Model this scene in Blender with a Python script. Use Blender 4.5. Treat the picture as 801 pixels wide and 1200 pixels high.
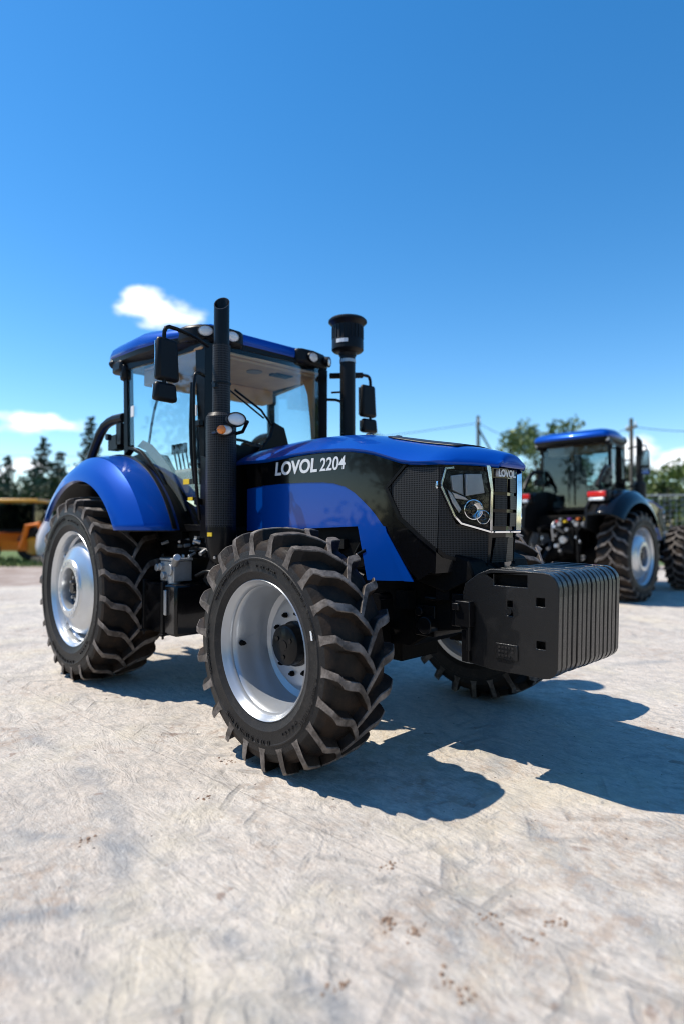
import bpy, bmesh, math, random
from math import sin, cos, pi, radians, atan2, asin, sqrt
from mathutils import Vector, Matrix
from mathutils.geometry import tessellate_polygon

for o in list(bpy.data.objects):
    bpy.data.objects.remove(o)
SC = bpy.context.scene
COL = SC.collection
random.seed(7)

# ------------------------------------------------------------------ camera
CAM = Vector((2.8149, -3.3072, 1.4102))
AZ, PIT = 0.7688, 0.0212
FWD = Vector((-cos(AZ), sin(AZ), 0)); RGT = Vector((sin(AZ), cos(AZ), 0))
cd = bpy.data.cameras.new('camera'); cam = bpy.data.objects.new('camera', cd); COL.objects.link(cam)
cam.location = CAM
look = FWD * cos(PIT) + Vector((0, 0, sin(PIT)))
cam.rotation_euler = look.to_track_quat('-Z', 'Y').to_euler()
cd.sensor_fit = 'VERTICAL'; cd.sensor_height = 36; cd.sensor_width = 24
cd.lens = 703.55 / 1200 * 36
cd.clip_end = 3000
cd.dof.use_dof = True; cd.dof.focus_distance = 3.75; cd.dof.aperture_fstop = .72
SC.camera = cam

# ------------------------------------------------------------------ light
SUN = Vector((-.51, -.36, 1)).normalized()
ELEV = asin(SUN.z)
W = bpy.data.worlds.new('World'); SC.world = W; W.use_nodes = True
nt = W.node_tree; nt.nodes.clear()
def N(t, ty, **k):
    n = t.nodes.new(ty)
    for a, b in k.items(): setattr(n, a, b)
    return n
wo = N(nt, 'ShaderNodeOutputWorld'); bg = N(nt, 'ShaderNodeBackground'); bg.inputs[1].default_value = .15
sky = N(nt, 'ShaderNodeTexSky', sky_type='NISHITA')
sky.sun_disc = False; sky.sun_elevation = ELEV; sky.sun_rotation = atan2(SUN.x, SUN.y)
sky.air_density = 1.0; sky.dust_density = .1; sky.ozone_density = 1.6; sky.altitude = 300
SKY_SAT = N(nt, 'ShaderNodeHueSaturation'); SKY_SAT.inputs['Saturation'].default_value = 1.37; SKY_SAT.inputs['Value'].default_value = 1.10; SKY_SAT.inputs['Hue'].default_value = .498
nt.links.new(sky.outputs[0], SKY_SAT.inputs['Color'])
# clouds: drawn in the sky by direction
tc = N(nt, 'ShaderNodeTexCoord')
nz = N(nt, 'ShaderNodeTexNoise'); nz.inputs['Scale'].default_value = 17; nz.inputs['Detail'].default_value = 7; nz.inputs['Roughness'].default_value = .55
mp = N(nt, 'ShaderNodeMapping'); mp.inputs['Scale'].default_value = (1, 1, 2.2)
nt.links.new(tc.outputs['Generated'], mp.inputs[0]); nt.links.new(mp.outputs[0], nz.inputs[0])
sep = N(nt, 'ShaderNodeSeparateXYZ'); nt.links.new(tc.outputs['Generated'], sep.inputs[0])
def M(t, op, a, b=None, c=None, clamp=False):
    n = N(t, 'ShaderNodeMath', operation=op); n.use_clamp = clamp
    for i, v in enumerate((a, b, c)):
        if v is None: continue
        if isinstance(v, (int, float)): n.inputs[i].default_value = v
        else: t.links.new(v, n.inputs[i])
    return n.outputs[0]
def pixdir(px, py):
    d = look + RGT * ((px - 400.5) / 703.55) + (-FWD * sin(PIT) + Vector((0, 0, cos(PIT)))) * ((600 - py) / 703.55)
    return d.normalized()
az_o = M(nt, 'ARCTAN2', sep.outputs[1], sep.outputs[0])
hyp = M(nt, 'SQRT', M(nt, 'ADD', M(nt, 'MULTIPLY', sep.outputs[0], sep.outputs[0]), M(nt, 'MULTIPLY', sep.outputs[1], sep.outputs[1])))
el_o = M(nt, 'ARCTAN2', sep.outputs[2], hyp)
mask = None
for px, py, w, h, s in [(190, 366, .082, .030, 1.0), (172, 352, .045, .024, 1.0), (55, 494, .080, .018, .9), (20, 500, .06, .015, .6), (30, 546, .045, .018, .9),
                     (95, 553, .02, .012, .7), (742, 530, .045, .032, .9), (790, 542, .040, .026, .9), (700, 545, .05, .02, .7), (0, 560, .05, .03, .5),
                     (880, 520, .09, .03, .9), (-120, 520, .10, .025, .9), (1100, 480, .13, .04, .9), (-300, 430, .10, .03, .9)]:
    d = pixdir(px, py); a0 = atan2(d.y, d.x); e0 = asin(d.z)
    da = M(nt, 'DIVIDE', M(nt, 'SUBTRACT', az_o, a0), w); de = M(nt, 'DIVIDE', M(nt, 'SUBTRACT', el_o, e0), h)
    g = M(nt, 'MULTIPLY', M(nt, 'SUBTRACT', 1.0, M(nt, 'ADD', M(nt, 'MULTIPLY', da, da), M(nt, 'MULTIPLY', de, de)), clamp=True), s)
    mask = g if mask is None else M(nt, 'MAXIMUM', mask, g)
dens = M(nt, 'ADD', M(nt, 'MULTIPLY', mask, 1.5), M(nt, 'MULTIPLY', M(nt, 'SUBTRACT', nz.outputs[0], .5), 3.4))
cr = N(nt, 'ShaderNodeMapRange', interpolation_type='SMOOTHSTEP'); cr.inputs[1].default_value = .25; cr.inputs[2].default_value = 1.5
nt.links.new(dens, cr.inputs[0])
cfac = M(nt, 'MULTIPLY', cr.outputs[0], M(nt, 'MULTIPLY', mask, 6, clamp=True), clamp=True)
mixw = N(nt, 'ShaderNodeMixRGB'); mixw.inputs[2].default_value = (8.2, 8.4, 8.8, 1)
nt.links.new(cfac, mixw.inputs[0]); nt.links.new(SKY_SAT.outputs[0], mixw.inputs[1])
nt.links.new(mixw.outputs[0], bg.inputs[0]); nt.links.new(bg.outputs[0], wo.inputs[0])

sd = bpy.data.lights.new('sun', 'SUN'); so = bpy.data.objects.new('sun', sd); COL.objects.link(so)
sd.energy = 5.0; sd.angle = radians(.5); sd.color = (1, .93, .82)
so.rotation_euler = SUN.to_track_quat('Z', 'Y').to_euler(); so.location = SUN * 50
SC.view_settings.view_transform = 'Standard'; SC.view_settings.look = 'None'
SC.view_settings.exposure = 0.26; SC.cycles.filter_width = 1.0; SC.view_settings.gamma = 1

# ------------------------------------------------------------------ materials
def mat(name, color, rough=.5, metal=0, coat=0, noise=None, bump=0, bscale=60, spec=.5, dust=None):
    """noise=(color2, scale, lo, hi); dust=(color, amount, scale)"""
    m = bpy.data.materials.new(name); m.use_nodes = True; t = m.node_tree
    b = t.nodes['Principled BSDF']
    b.inputs['Base Color'].default_value = (*color, 1); b.inputs['Roughness'].default_value = rough
    b.inputs['Metallic'].default_value = metal; b.inputs['Coat Weight'].default_value = coat
    b.inputs['Coat Roughness'].default_value = .03; b.inputs['Coat IOR'].default_value = 1.42; b.inputs['Specular IOR Level'].default_value = spec
    co = N(t, 'ShaderNodeTexCoord').outputs['Object']
    last = None
    for nn in (noise, dust):
        if nn is None: continue
        z = N(t, 'ShaderNodeTexNoise'); z.inputs['Scale'].default_value = nn[1]; z.inputs['Detail'].default_value = 6; z.inputs['Roughness'].default_value = .65
        t.links.new(co, z.inputs['Vector'])
        r = N(t, 'ShaderNodeMapRange'); r.inputs[1].default_value = nn[2]; r.inputs[2].default_value = nn[3]
        r.inputs[4].default_value = nn[4] if len(nn) > 4 else 1
        t.links.new(z.outputs[0], r.inputs[0])
        x = N(t, 'ShaderNodeMixRGB'); x.inputs[2].default_value = (*nn[0], 1)
        if last is None: x.inputs[1].default_value = (*color, 1)
        else: t.links.new(last, x.inputs[1])
        t.links.new(r.outputs[0], x.inputs[0]); last = x.outputs[0]
        if nn is dust:
            rr = M(t, 'ADD', M(t, 'MULTIPLY', r.outputs[0], .4), rough); t.links.new(rr, b.inputs['Roughness'])
    if last is not None: t.links.new(last, b.inputs['Base Color'])
    if bump:
        z = N(t, 'ShaderNodeTexNoise'); z.inputs['Scale'].default_value = bscale; z.inputs['Detail'].default_value = 5
        t.links.new(co, z.inputs['Vector'])
        bp = N(t, 'ShaderNodeBump'); bp.inputs['Strength'].default_value = bump; bp.inputs['Distance'].default_value = .01
        t.links.new(z.outputs[0], bp.inputs['Height']); t.links.new(bp.outputs[0], b.inputs['Normal'])
    return m
MT = {}
MT['blue'] = mat('blue_paint', (.001, .062, .37), .32, .3, .5, spec=.08, dust=((.14, .19, .30), 5, .62, .85, .08))
MT['black_gloss'] = mat('black_gloss_paint', (.003, .003, .0035), .16, 0, .45, spec=.2, dust=((.10, .09, .08), 6, .6, .9, .03))
MT['black'] = mat('black_satin_paint', (.005, .005, .0055), .34, 0, .15, bump=.06, bscale=90, spec=.16, dust=((.10, .085, .07), 7, .55, .85, .08))
MT['black_dull'] = mat('dull_black_steel', (.004, .004, .004), .6, bump=.2, bscale=50, spec=.08, dust=((.07, .055, .04), 9, .5, .9, .12))
MT['cast'] = mat('black_cast_iron', (.008, .008, .0085), .28, 0, .3, bump=.30, bscale=160, spec=.28, dust=((.13, .12, .11), 6, .56, .85, .14))
MT['rubber'] = mat('tyre_rubber', (.012, .010, .009), .5, bump=.25, bscale=70, spec=.15, dust=((.075, .046, .029), 6, .42, .72, .5))
MT['rubber_side'] = mat('tyre_sidewall', (.020, .0185, .018), .5, bump=.3, bscale=130, spec=.2, dust=((.12, .10, .085), 26, .52, .8, .28))
MT['lug_top'] = mat('dusty_lug_face', (.050, .039, .032), .7, bump=.35, bscale=90, noise=((.25, .215, .19), 11, .40, .72))
MT['silver'] = mat('silver_rim_paint', (.42, .44, .465), .30, .5, .2, bump=.03, bscale=40, dust=((.42, .38, .33), 6, .5, .85, .4))
MT['alu'] = mat('cast_aluminium', (.60, .62, .64), .28, .75, 0, bump=.03, bscale=20, dust=((.40, .38, .35), 8, .5, .85, .35))
MT['chrome'] = mat('chrome', (.85, .86, .88), .08, 1)
MT['facet'] = mat('faceted_reflector', (.8, .81, .83), .07, 1, bump=.25, bscale=9)
MT['plastic'] = mat('black_plastic', (.007, .007, .0075), .4, bump=.1, bscale=200, spec=.2, dust=((.10, .09, .08), 9, .55, .9, .07))
MT['liner'] = mat('cab_headliner', (.56, .35, .20), .8, bump=.2, bscale=80, noise=((.44, .27, .16), 3, .4, .6))
MT['trim'] = mat('cab_grey_trim', (.20, .175, .15), .6, bump=.1, bscale=60)
MT['seat'] = mat('seat_fabric', (.045, .045, .05), .85, bump=.4, bscale=140)
MT['amber'] = mat('amber_lens', (.80, .20, .01), .15, 0, 1)
MT['red'] = mat('red_lens', (.62, .015, .012), .12, 0, 1)
MT['white_lens'] = mat('white_lens', (.75, .76, .76), .12, .2, 1, bump=.6, bscale=90)
MT['yellow'] = mat('yellow_sticker', (.75, .50, .02), .5)
MT['white'] = mat('white_sticker', (.72, .72, .72), .5)
MT['letter'] = mat('silver_lettering', (.70, .71, .73), .35, .1, .3)
MT['steel'] = mat('bare_steel', (.42, .43, .44), .42, .8, 0, bump=.2, bscale=60, dust=((.2, .17, .14), 12, .45, .8, .4))
MT['orange_plug'] = mat('orange_plug', (.7, .16, .02), .5)
MT['green_plug'] = mat('violet_plug', (.18, .06, .35), .5)

def mesh_mat(name, sc, dark=(.002, .002, .002), light=(.036, .036, .037), cyl=False):
    m = bpy.data.materials.new(name); m.use_nodes = True; t = m.node_tree; b = t.nodes['Principled BSDF']
    co = N(t, 'ShaderNodeTexCoord').outputs['Object']; s = N(t, 'ShaderNodeSeparateXYZ'); t.links.new(co, s.inputs[0])
    if cyl:
        u = M(t, 'MULTIPLY', M(t, 'ARCTAN2', s.outputs[1], s.outputs[0]), cyl)
    else:
        u = M(t, 'ADD', M(t, 'MULTIPLY', s.outputs[0], sc), M(t, 'MULTIPLY', s.outputs[1], sc))
    v = M(t, 'MULTIPLY', s.outputs[2], sc)
    a = M(t, 'MULTIPLY', M(t, 'SINE', M(t, 'ADD', u, v)), M(t, 'SINE', M(t, 'SUBTRACT', u, v)))
    f = M(t, 'GREATER_THAN', a, .12)
    x = N(t, 'ShaderNodeMixRGB'); x.inputs[1].default_value = (*light, 1); x.inputs[2].default_value = (*dark, 1)
    t.links.new(f, x.inputs[0]); t.links.new(x.outputs[0], b.inputs['Base Color'])
    b.inputs['Roughness'].default_value = .42; b.inputs['Specular IOR Level'].default_value = .2
    bp = N(t, 'ShaderNodeBump'); bp.inputs['Strength'].default_value = .5; bp.inputs['Distance'].default_value = .004; bp.invert = True
    t.links.new(f, bp.inputs['Height']); t.links.new(bp.outputs[0], b.inputs['Normal'])
    return m
MT['mesh'] = mesh_mat('grille_mesh', 240)
MT['perf'] = mesh_mat('perforated_shield', 170, (.002, .002, .002), (.034, .034, .036), cyl=20)

def glass(name, tint, refl=1.0):
    m = bpy.data.materials.new(name); m.use_nodes = True; t = m.node_tree; t.nodes.clear()
    o = N(t, 'ShaderNodeOutputMaterial'); tr = N(t, 'ShaderNodeBsdfTransparent'); tr.inputs[0].default_value = (*tint, 1)
    gl = N(t, 'ShaderNodeBsdfGlossy'); gl.inputs['Roughness'].default_value = .01
    fr = N(t, 'ShaderNodeFresnel'); fr.inputs[0].default_value = 1.5
    mx = N(t, 'ShaderNodeMixShader'); t.links.new(M(t, 'MULTIPLY', fr.outputs[0], refl, clamp=True), mx.inputs[0])
    t.links.new(tr.outputs[0], mx.inputs[1]); t.links.new(gl.outputs[0], mx.inputs[2]); t.links.new(mx.outputs[0], o.inputs[0])
    return m
MT['glass'] = glass('cab_glass', (.93, .97, .97), .24)
MT['lens_glass'] = glass('lamp_glass', (.93, .93, .93), .4)

# ------------------------------------------------------------------ mesh helpers
class MB:
    def __init__(s): s.v = []; s.f = []; s.m = []
    def add(s, vs, fs, mi=0):
        n = len(s.v); s.v += [tuple(v) for v in vs]; s.f += [tuple(i + n for i in f) for f in fs]; s.m += [mi] * len(fs); return s
    def box(s, c, d, R=None, mi=0, taper=None):
        c = Vector(c); vs = []
        for k in (-1, 1):
            tx, ty = (taper if (taper and k == 1) else (1, 1))
            for i, j in ((-1, -1), (1, -1), (1, 1), (-1, 1)):
                p = Vector((i * d[0] / 2 * tx, j * d[1] / 2 * ty, k * d[2] / 2))
                if R is not None: p = R @ p
                vs.append(c + p)
        return s.add(vs, [(3, 2, 1, 0), (4, 5, 6, 7), (0, 1, 5, 4), (1, 2, 6, 5), (2, 3, 7, 6), (3, 0, 4, 7)], mi)
    def cyl(s, a, b, r, r2=None, n=20, mi=0, cap=True):
        a, b = Vector(a), Vector(b); r2 = r if r2 is None else r2
        d = (b - a).normalized(); q = d.to_track_quat('Z', 'Y').to_matrix()
        vs = [a + q @ Vector((r * cos(2 * pi * i / n), r * sin(2 * pi * i / n), 0)) for i in range(n)]
        vs += [b + q @ Vector((r2 * cos(2 * pi * i / n), r2 * sin(2 * pi * i / n), 0)) for i in range(n)]
        fs = [(i, (i + 1) % n, n + (i + 1) % n, n + i) for i in range(n)]
        if cap: fs += [tuple(range(n - 1, -1, -1)), tuple(range(n, 2 * n))]
        return s.add(vs, fs, mi)
    def tube(s, pts, r, n=10, mi=0, smooth=0):
        P = [Vector(p) for p in pts]
        for _ in range(smooth):
            Q = [P[0]]
            for a, b in zip(P, P[1:]): Q += [a.lerp(b, .25), a.lerp(b, .75)]
            P = Q + [P[-1]]
        rs = r if isinstance(r, (list, tuple)) else [r] * len(P)
        vs = []; up = None
        for i, p in enumerate(P):
            d = (P[min(i + 1, len(P) - 1)] - P[max(i - 1, 0)]).normalized()
            if up is None: up = d.orthogonal().normalized()
            up = (up - d * up.dot(d)).normalized(); w = d.cross(up)
            vs += [p + (up * cos(2 * pi * k / n) + w * sin(2 * pi * k / n)) * rs[i] for k in range(n)]
        fs = []
        for i in range(len(P) - 1):
            for k in range(n):
                fs.append((i * n + k, i * n + (k + 1) % n, (i + 1) * n + (k + 1) % n, (i + 1) * n + k))
        fs += [tuple(range(n - 1, -1, -1)), tuple(range((len(P) - 1) * n, len(P) * n))]
        return s.add(vs, fs, mi)
    def lathe(s, prof, c, axis='y', n=64, mi=0, closed=False, sgn=1):
        """prof: (radius, offset along axis)"""
        c = Vector(c); vs = []
        for k in range(n):
            a = 2 * pi * k / n
            for r, d in prof:
                if axis == 'y': vs.append(c + Vector((r * cos(a), d * sgn, r * sin(a))))
                elif axis == 'z': vs.append(c + Vector((r * cos(a), r * sin(a), d)))
                else: vs.append(c + Vector((d * sgn, r * cos(a), r * sin(a))))
        m = len(prof); fs = []
        for k in range(n):
            k2 = (k + 1) % n
            for j in range(m if closed else m - 1):
                j2 = (j + 1) % m
                fs.append((k * m + j, k * m + j2, k2 * m + j2, k2 * m + j))
        return s.add(vs, fs, mi)
    def prism(s, poly, holes=(), fn=None, d0=0, d1=.02, mi=0):
        """poly in 2-D; fn(u, v, d) -> 3-D point"""
        loops = [list(poly)] + [list(h) for h in holes]
        flat = [p for l in loops for p in l]
        tris = tessellate_polygon([[Vector((p[0], p[1], 0)) for p in l] for l in loops])
        n = len(flat); vs = [fn(p[0], p[1], d0) for p in flat] + [fn(p[0], p[1], d1) for p in flat]
        fs = [tuple(t) for t in tris] + [tuple(n + i for i in reversed(t)) for t in tris]
        b = 0
        for l in loops:
            for i in range(len(l)):
                j = (i + 1) % len(l); fs.append((b + i, b + j, n + b + j, n + b + i))
            b += len(l)
        return s.add(vs, fs, mi)
    def grid(s, rows, mi=0, closed=False):
        m = len(rows[0]); vs = [p for r in rows for p in r]; fs = []
        for i in range(len(rows) - 1):
            for j in range(m if closed else m - 1):
                k = (j + 1) % m
                fs.append((i * m + j, i * m + k, (i + 1) * m + k, (i + 1) * m + j))
        return s.add(vs, fs, mi)
    def build(s, name, mats, parent=None, sharp=35, bevel=0, solid=0, sub=0, origin=None, fix=True):
        if isinstance(mats, str): mats = [mats]
        me = bpy.data.meshes.new(name)
        vs = s.v if origin is None else [tuple(Vector(v) - Vector(origin)) for v in s.v]
        me.from_pydata(vs, [], s.f)
        me.polygons.foreach_set('material_index', s.m)
        if fix:
            bm = bmesh.new(); bm.from_mesh(me); bmesh.ops.recalc_face_normals(bm, faces=bm.faces); bm.to_mesh(me); bm.free()
        me.polygons.foreach_set('use_smooth', [True] * len(me.polygons))
        me.set_sharp_from_angle(angle=radians(sharp))
        for m in mats: me.materials.append(MT[m] if isinstance(m, str) else m)
        o = bpy.data.objects.new(name, me); COL.objects.link(o)
        if origin is not None: o.location = origin
        if parent is not None: o.parent = parent
        if solid:
            q = o.modifiers.new('solid', 'SOLIDIFY'); q.thickness = solid; q.offset = 0
        if bevel:
            q = o.modifiers.new('bevel', 'BEVEL'); q.width = bevel; q.segments = 2; q.limit_method = 'ANGLE'; q.angle_limit = radians(40)
        if sub:
            q = o.modifiers.new('sub', 'SUBSURF'); q.levels = sub; q.render_levels = sub
        return o
def empty(name, loc=(0, 0, 0), rz=0):
    o = bpy.data.objects.new(name, None); COL.objects.link(o); o.location = loc; o.rotation_euler.z = rz; o.empty_display_size = .3
    return o
def tag(o, label=None, cat=None, group=None, kind=None):
    for k, v in (('label', label), ('category', cat), ('group', group), ('kind', kind)):
        if v: o[k] = v
    return o
def copy_tree(o, parent=None):
    c = o.copy(); COL.objects.link(c)
    if parent is not None: c.parent = parent
    for ch in [x for x in bpy.data.objects if x.parent == o and x is not c]: copy_tree(ch, c)
    return c
def text_mesh(body, size, name, mt, parent, M4, offset=0, extrude=.002, shear=0, sx=1):
    cu = bpy.data.curves.new('t', 'FONT'); cu.body = body; cu.size = size; cu.offset = offset; cu.extrude = extrude; cu.shear = shear
    to = bpy.data.objects.new('t', cu); COL.objects.link(to)
    bpy.context.view_layer.update()
    me = bpy.data.meshes.new_from_object(to.evaluated_get(bpy.context.evaluated_depsgraph_get()))
    bpy.data.objects.remove(to)
    me.name = name; me.transform(Matrix.Diagonal((sx, 1, 1, 1))); me.transform(M4)
    me.materials.clear(); me.materials.append(MT[mt])
    o = bpy.data.objects.new(name, me); COL.objects.link(o); o.parent = parent
    return o
def at(px, depth, z=0):
    """ground point seen in direction px at a given distance along the view"""
    return CAM.xy.to_3d() + FWD * depth + RGT * (depth * (px - 400.5) / 703.55) + Vector((0, 0, z))
def lerp(a, b, t): return a + (b - a) * t
def interp(x, tab):
    if x <= tab[0][0]: return tab[0][1]
    for (a, va), (b, vb) in zip(tab, tab[1:]):
        if x <= b: return lerp(va, vb, (x - a) / (b - a))
    return tab[-1][1]
def smooth_interp(x, tab):
    if x <= tab[0][0]: return tab[0][1]
    n = len(tab)
    for i in range(n - 1):
        a, va = tab[i]; b, vb = tab[i + 1]
        if x <= b:
            m0 = (vb - tab[i - 1][1]) / (b - tab[i - 1][0]) if i > 0 else (vb - va) / (b - a)
            m1 = (tab[i + 2][1] - va) / (tab[i + 2][0] - a) if i + 2 < n else (vb - va) / (b - a)
            h = b - a; t = (x - a) / h
            return (2*t**3 - 3*t*t + 1) * va + (t**3 - 2*t*t + t) * h * m0 + (-2*t**3 + 3*t*t) * vb + (t**3 - t*t) * h * m1
    return tab[-1][1]

# ------------------------------------------------------------------ ground
def ground_mat():
    m = bpy.data.materials.new('pale_concrete'); m.use_nodes = True; t = m.node_tree; b = t.nodes['Principled BSDF']
    co = N(t, 'ShaderNodeTexCoord').outputs['Object']
    def noise(sc, det=5, rough=.6, vec=None, dist=0):
        z = N(t, 'ShaderNodeTexNoise'); z.inputs['Scale'].default_value = sc; z.inputs['Detail'].default_value = det
        z.inputs['Roughness'].default_value = rough; z.inputs['Distortion'].default_value = dist
        t.links.new(vec or co, z.inputs['Vector']); return z.outputs[0]
    def rng(v, a, b_, c=0, d=1):
        r = N(t, 'ShaderNodeMapRange'); r.interpolation_type = 'SMOOTHSTEP'
        for i, q in enumerate((a, b_, c, d)): r.inputs[i + 1].default_value = q
        t.links.new(v, r.inputs[0]); return r.outputs[0]
    def mix(f, a, c):
        x = N(t, 'ShaderNodeMixRGB')
        t.links.new(f, x.inputs[0]) if not isinstance(f, float) else None
        for i, q in ((1, a), (2, c)):
            if isinstance(q, tuple): x.inputs[i].default_value = (*q, 1)
            else: t.links.new(q, x.inputs[i])
        return x.outputs[0]
    s = N(t, 'ShaderNodeSeparateXYZ'); t.links.new(co, s.inputs[0]); X, Y = s.outputs[0], s.outputs[1]
    col = mix(rng(noise(.55, 3), .35, .65), (.56, .485, .41), (.66, .59, .51))
    col = mix(rng(noise(2.3, 6, .72), .44, .66, 0, .9), col, (.40, .36, .32))
    # stretched scuffs in two directions
    for rot, scl, sc2, amt in ((radians(52), (1, 2.0, 1), 3.0, .36), (radians(-28), (1, 2.6, 1), 2.6, .36), (radians(104), (1, 2.2, 1), 2.2, .34), (radians(8), (1.2, 2.6, 1), 3.4, .34), (radians(-70), (1, 2.0, 1), 6.5, .28)):
        mp = N(t, 'ShaderNodeMapping'); mp.inputs['Rotation'].default_value = (0, 0, rot); mp.inputs['Scale'].default_value = scl
        t.links.new(co, mp.inputs[0])
        col = mix(rng(noise(sc2, 8, .68, mp.outputs[0], 2.2), .53, .62, 0, amt), col, (.30, .285, .265))
    for rot, sc2 in ((radians(38), 2.1), (radians(-20), 2.6), (radians(85), 2.4), (radians(-62), 3.1), (radians(128), 2.0)):
        mp = N(t, 'ShaderNodeMapping'); mp.inputs['Rotation'].default_value = (0, 0, rot); mp.inputs['Scale'].default_value = (1, 11, 1)
        t.links.new(co, mp.inputs[0])
        wn = M(t, 'ABSOLUTE', M(t, 'SUBTRACT', noise(sc2, 2, .5, mp.outputs[0], 1.2), .5))
        col = mix(M(t, 'MULTIPLY', M(t, 'MULTIPLY', rng(wn, .022, .004), rng(noise(sc2 * .7, 3), .48, .62)), .36), col, (.26, .25, .235))
        col = mix(M(t, 'MULTIPLY', M(t, 'MULTIPLY', rng(M(t, 'ABSOLUTE', M(t, 'SUBTRACT', wn, .05)), .012, .003), rng(noise(sc2 * .6, 3), .46, .6)), .4), col, (.68, .64, .58))
    # rubber tyre tracks: (centre x, y, radius, half width, bars per metre, strength)
    wob = M(t, 'MULTIPLY', M(t, 'SUBTRACT', noise(1.3, 3), .5), .22)
    brk = rng(noise(2.6, 5, .7), .38, .62); prints = None; folds = None
    for cx, cy, R, hw, k, amt in ((-1.2, -9.0, 7.7, .21, 24, .75), (6.3, 3.2, 6.6, .22, 22, .8), (2.6, -8.2, 6.1, .2, 25, .8), (9.0, 5.0, 7.6, .24, 20, .75),
                                  (-3.2, -2.5, 4.6, .2, 24, .6), (3.5, -3.5, 2.2, .22, 23, .75), (14, -2, 12.6, .22, 21, .75), (-6, 3, 9.3, .2, 22, .7), (1.9, -2.2, .85, .2, 24, .65), (-7, 8, 6, .25, 18, .6)):
        dx = M(t, 'SUBTRACT', X, cx); dy = M(t, 'SUBTRACT', Y, cy)
        r = M(t, 'SQRT', M(t, 'ADD', M(t, 'MULTIPLY', dx, dx), M(t, 'MULTIPLY', dy, dy)))
        v = M(t, 'DIVIDE', M(t, 'SUBTRACT', M(t, 'ADD', r, wob), R), hw)
        av = M(t, 'ABSOLUTE', v)
        ang = M(t, 'MULTIPLY', M(t, 'ARCTAN2', dy, dx), R * k)
        bars = M(t, 'SINE', M(t, 'ADD', ang, M(t, 'MULTIPLY', av, 5.2)))
        f = M(t, 'MULTIPLY', rng(bars, .60, .96), rng(av, 1.0, .75))
        f = M(t, 'MULTIPLY', M(t, 'MULTIPLY', f, brk), amt)
        prints = f if prints is None else M(t, 'MAXIMUM', prints, f)
        col = mix(M(t, 'MULTIPLY', f, .85), col, (.27, .255, .235))
    # smear curves
    for cx, cy, R, hw, amt in ((1.5, -3.3, 1.25, .03, .55), (2.4, -4.6, 2.55, .035, .45), (-.9, -5.0, 3.05, .04, .4), (3.4, 1.8, 3.2, .04, .4), (0.4, -2.6, .55, .025, .4), (1.0, -3.9, 1.9, .02, .45), (3.2, -.4, 2.0, .02, .4)):
        dx = M(t, 'SUBTRACT', X, cx); dy = M(t, 'SUBTRACT', Y, cy)
        r = M(t, 'SQRT', M(t, 'ADD', M(t, 'MULTIPLY', dx, dx), M(t, 'MULTIPLY', dy, dy)))
        v = M(t, 'ABSOLUTE', M(t, 'SUBTRACT', M(t, 'ADD', r, M(t, 'MULTIPLY', wob, .8)), R))
        f = M(t, 'MULTIPLY', M(t, 'MULTIPLY', rng(v, hw * 2.8, 0), amt * 1.6), rng(noise(1.7, 4), .42, .6))
        col = mix(f, col, (.24, .25, .26))
    # brown dirt
    blot = rng(noise(.75, 3), .44, .60); fine = rng(noise(9, 8, .75), .47, .60)
    col = mix(M(t, 'MULTIPLY', M(t, 'MULTIPLY', blot, fine), .62), col, (.37, .27, .20))
    col = mix(rng(noise(5.2, 4, .5), .67, .72, 0, .75), col, (.25, .17, .13))
    col = mix(rng(noise(30, 3, .5), .70, .78, 0, .6), col, (.20, .165, .14))
    col = mix(M(t, 'MULTIPLY', rng(noise(1.1, 5, .65), .48, .66), .5), col, (.66, .575, .43))
    # one hairline crack
    lx = M(t, 'ADD', M(t, 'SUBTRACT', Y, M(t, 'MULTIPLY', X, .0625)), 1.477)
    lx = M(t, 'ADD', lx, M(t, 'MULTIPLY', M(t, 'SUBTRACT', noise(3.5, 5), .5), .05))
    col = mix(M(t, 'MULTIPLY', rng(M(t, 'ABSOLUTE', lx), .005, .002), .6), col, (.22, .20, .18))
    t.links.new(col, b.inputs['Base Color']); b.inputs['Roughness'].default_value = .85; b.inputs['Specular IOR Level'].default_value = .25
    col2 = mix(rng(noise(14, 8, .8), .42, .62, 0, .30), col, (.35, .315, .275)); col2 = mix(rng(noise(70, 4, .7), .56, .68, 0, .38), col2, (.30, .26, .225)); col2 = mix(rng(noise(24, 6, .75), .54, .64, 0, .35), col2, (.66, .63, .585))
    t.links.new(col2, b.inputs['Base Color'])
    def ridge(sc, rot, st, d):
        mp = N(t, 'ShaderNodeMapping'); mp.inputs['Rotation'].default_value = (0, 0, rot); mp.inputs['Scale'].default_value = (1, st, 1); t.links.new(co, mp.inputs[0])
        return M(t, 'SUBTRACT', 1.0, M(t, 'MULTIPLY', M(t, 'ABSOLUTE', M(t, 'SUBTRACT', noise(sc, 5, .6, mp.outputs[0], d), .5)), 4.0), clamp=True)
    h = M(t, 'ADD', M(t, 'MULTIPLY', noise(48, 6, .75), .40), M(t, 'MULTIPLY', noise(5, 6, .65), 1.1))
    h = M(t, 'ADD', h, M(t, 'ADD', M(t, 'MULTIPLY', ridge(2.4, .8, 1.7, 1.6), .42), M(t, 'MULTIPLY', ridge(3.0, -.5, 1.7, 1.8), .42)))
    h = M(t, 'SUBTRACT', h, M(t, 'MULTIPLY', prints, .55))
    bp = N(t, 'ShaderNodeBump'); bp.inputs['Strength'].default_value = .85; bp.inputs['Distance'].default_value = .022
    t.links.new(h, bp.inputs['Height']); t.links.new(bp.outputs[0], b.inputs['Normal'])
    return m
MT['concrete'] = ground_mat()
MT['dirt'] = mat('brown_dirt', (.24, .17, .13), .95, noise=((.42, .35, .30), 1.2, .35, .65), bump=.6, bscale=8)
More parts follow.
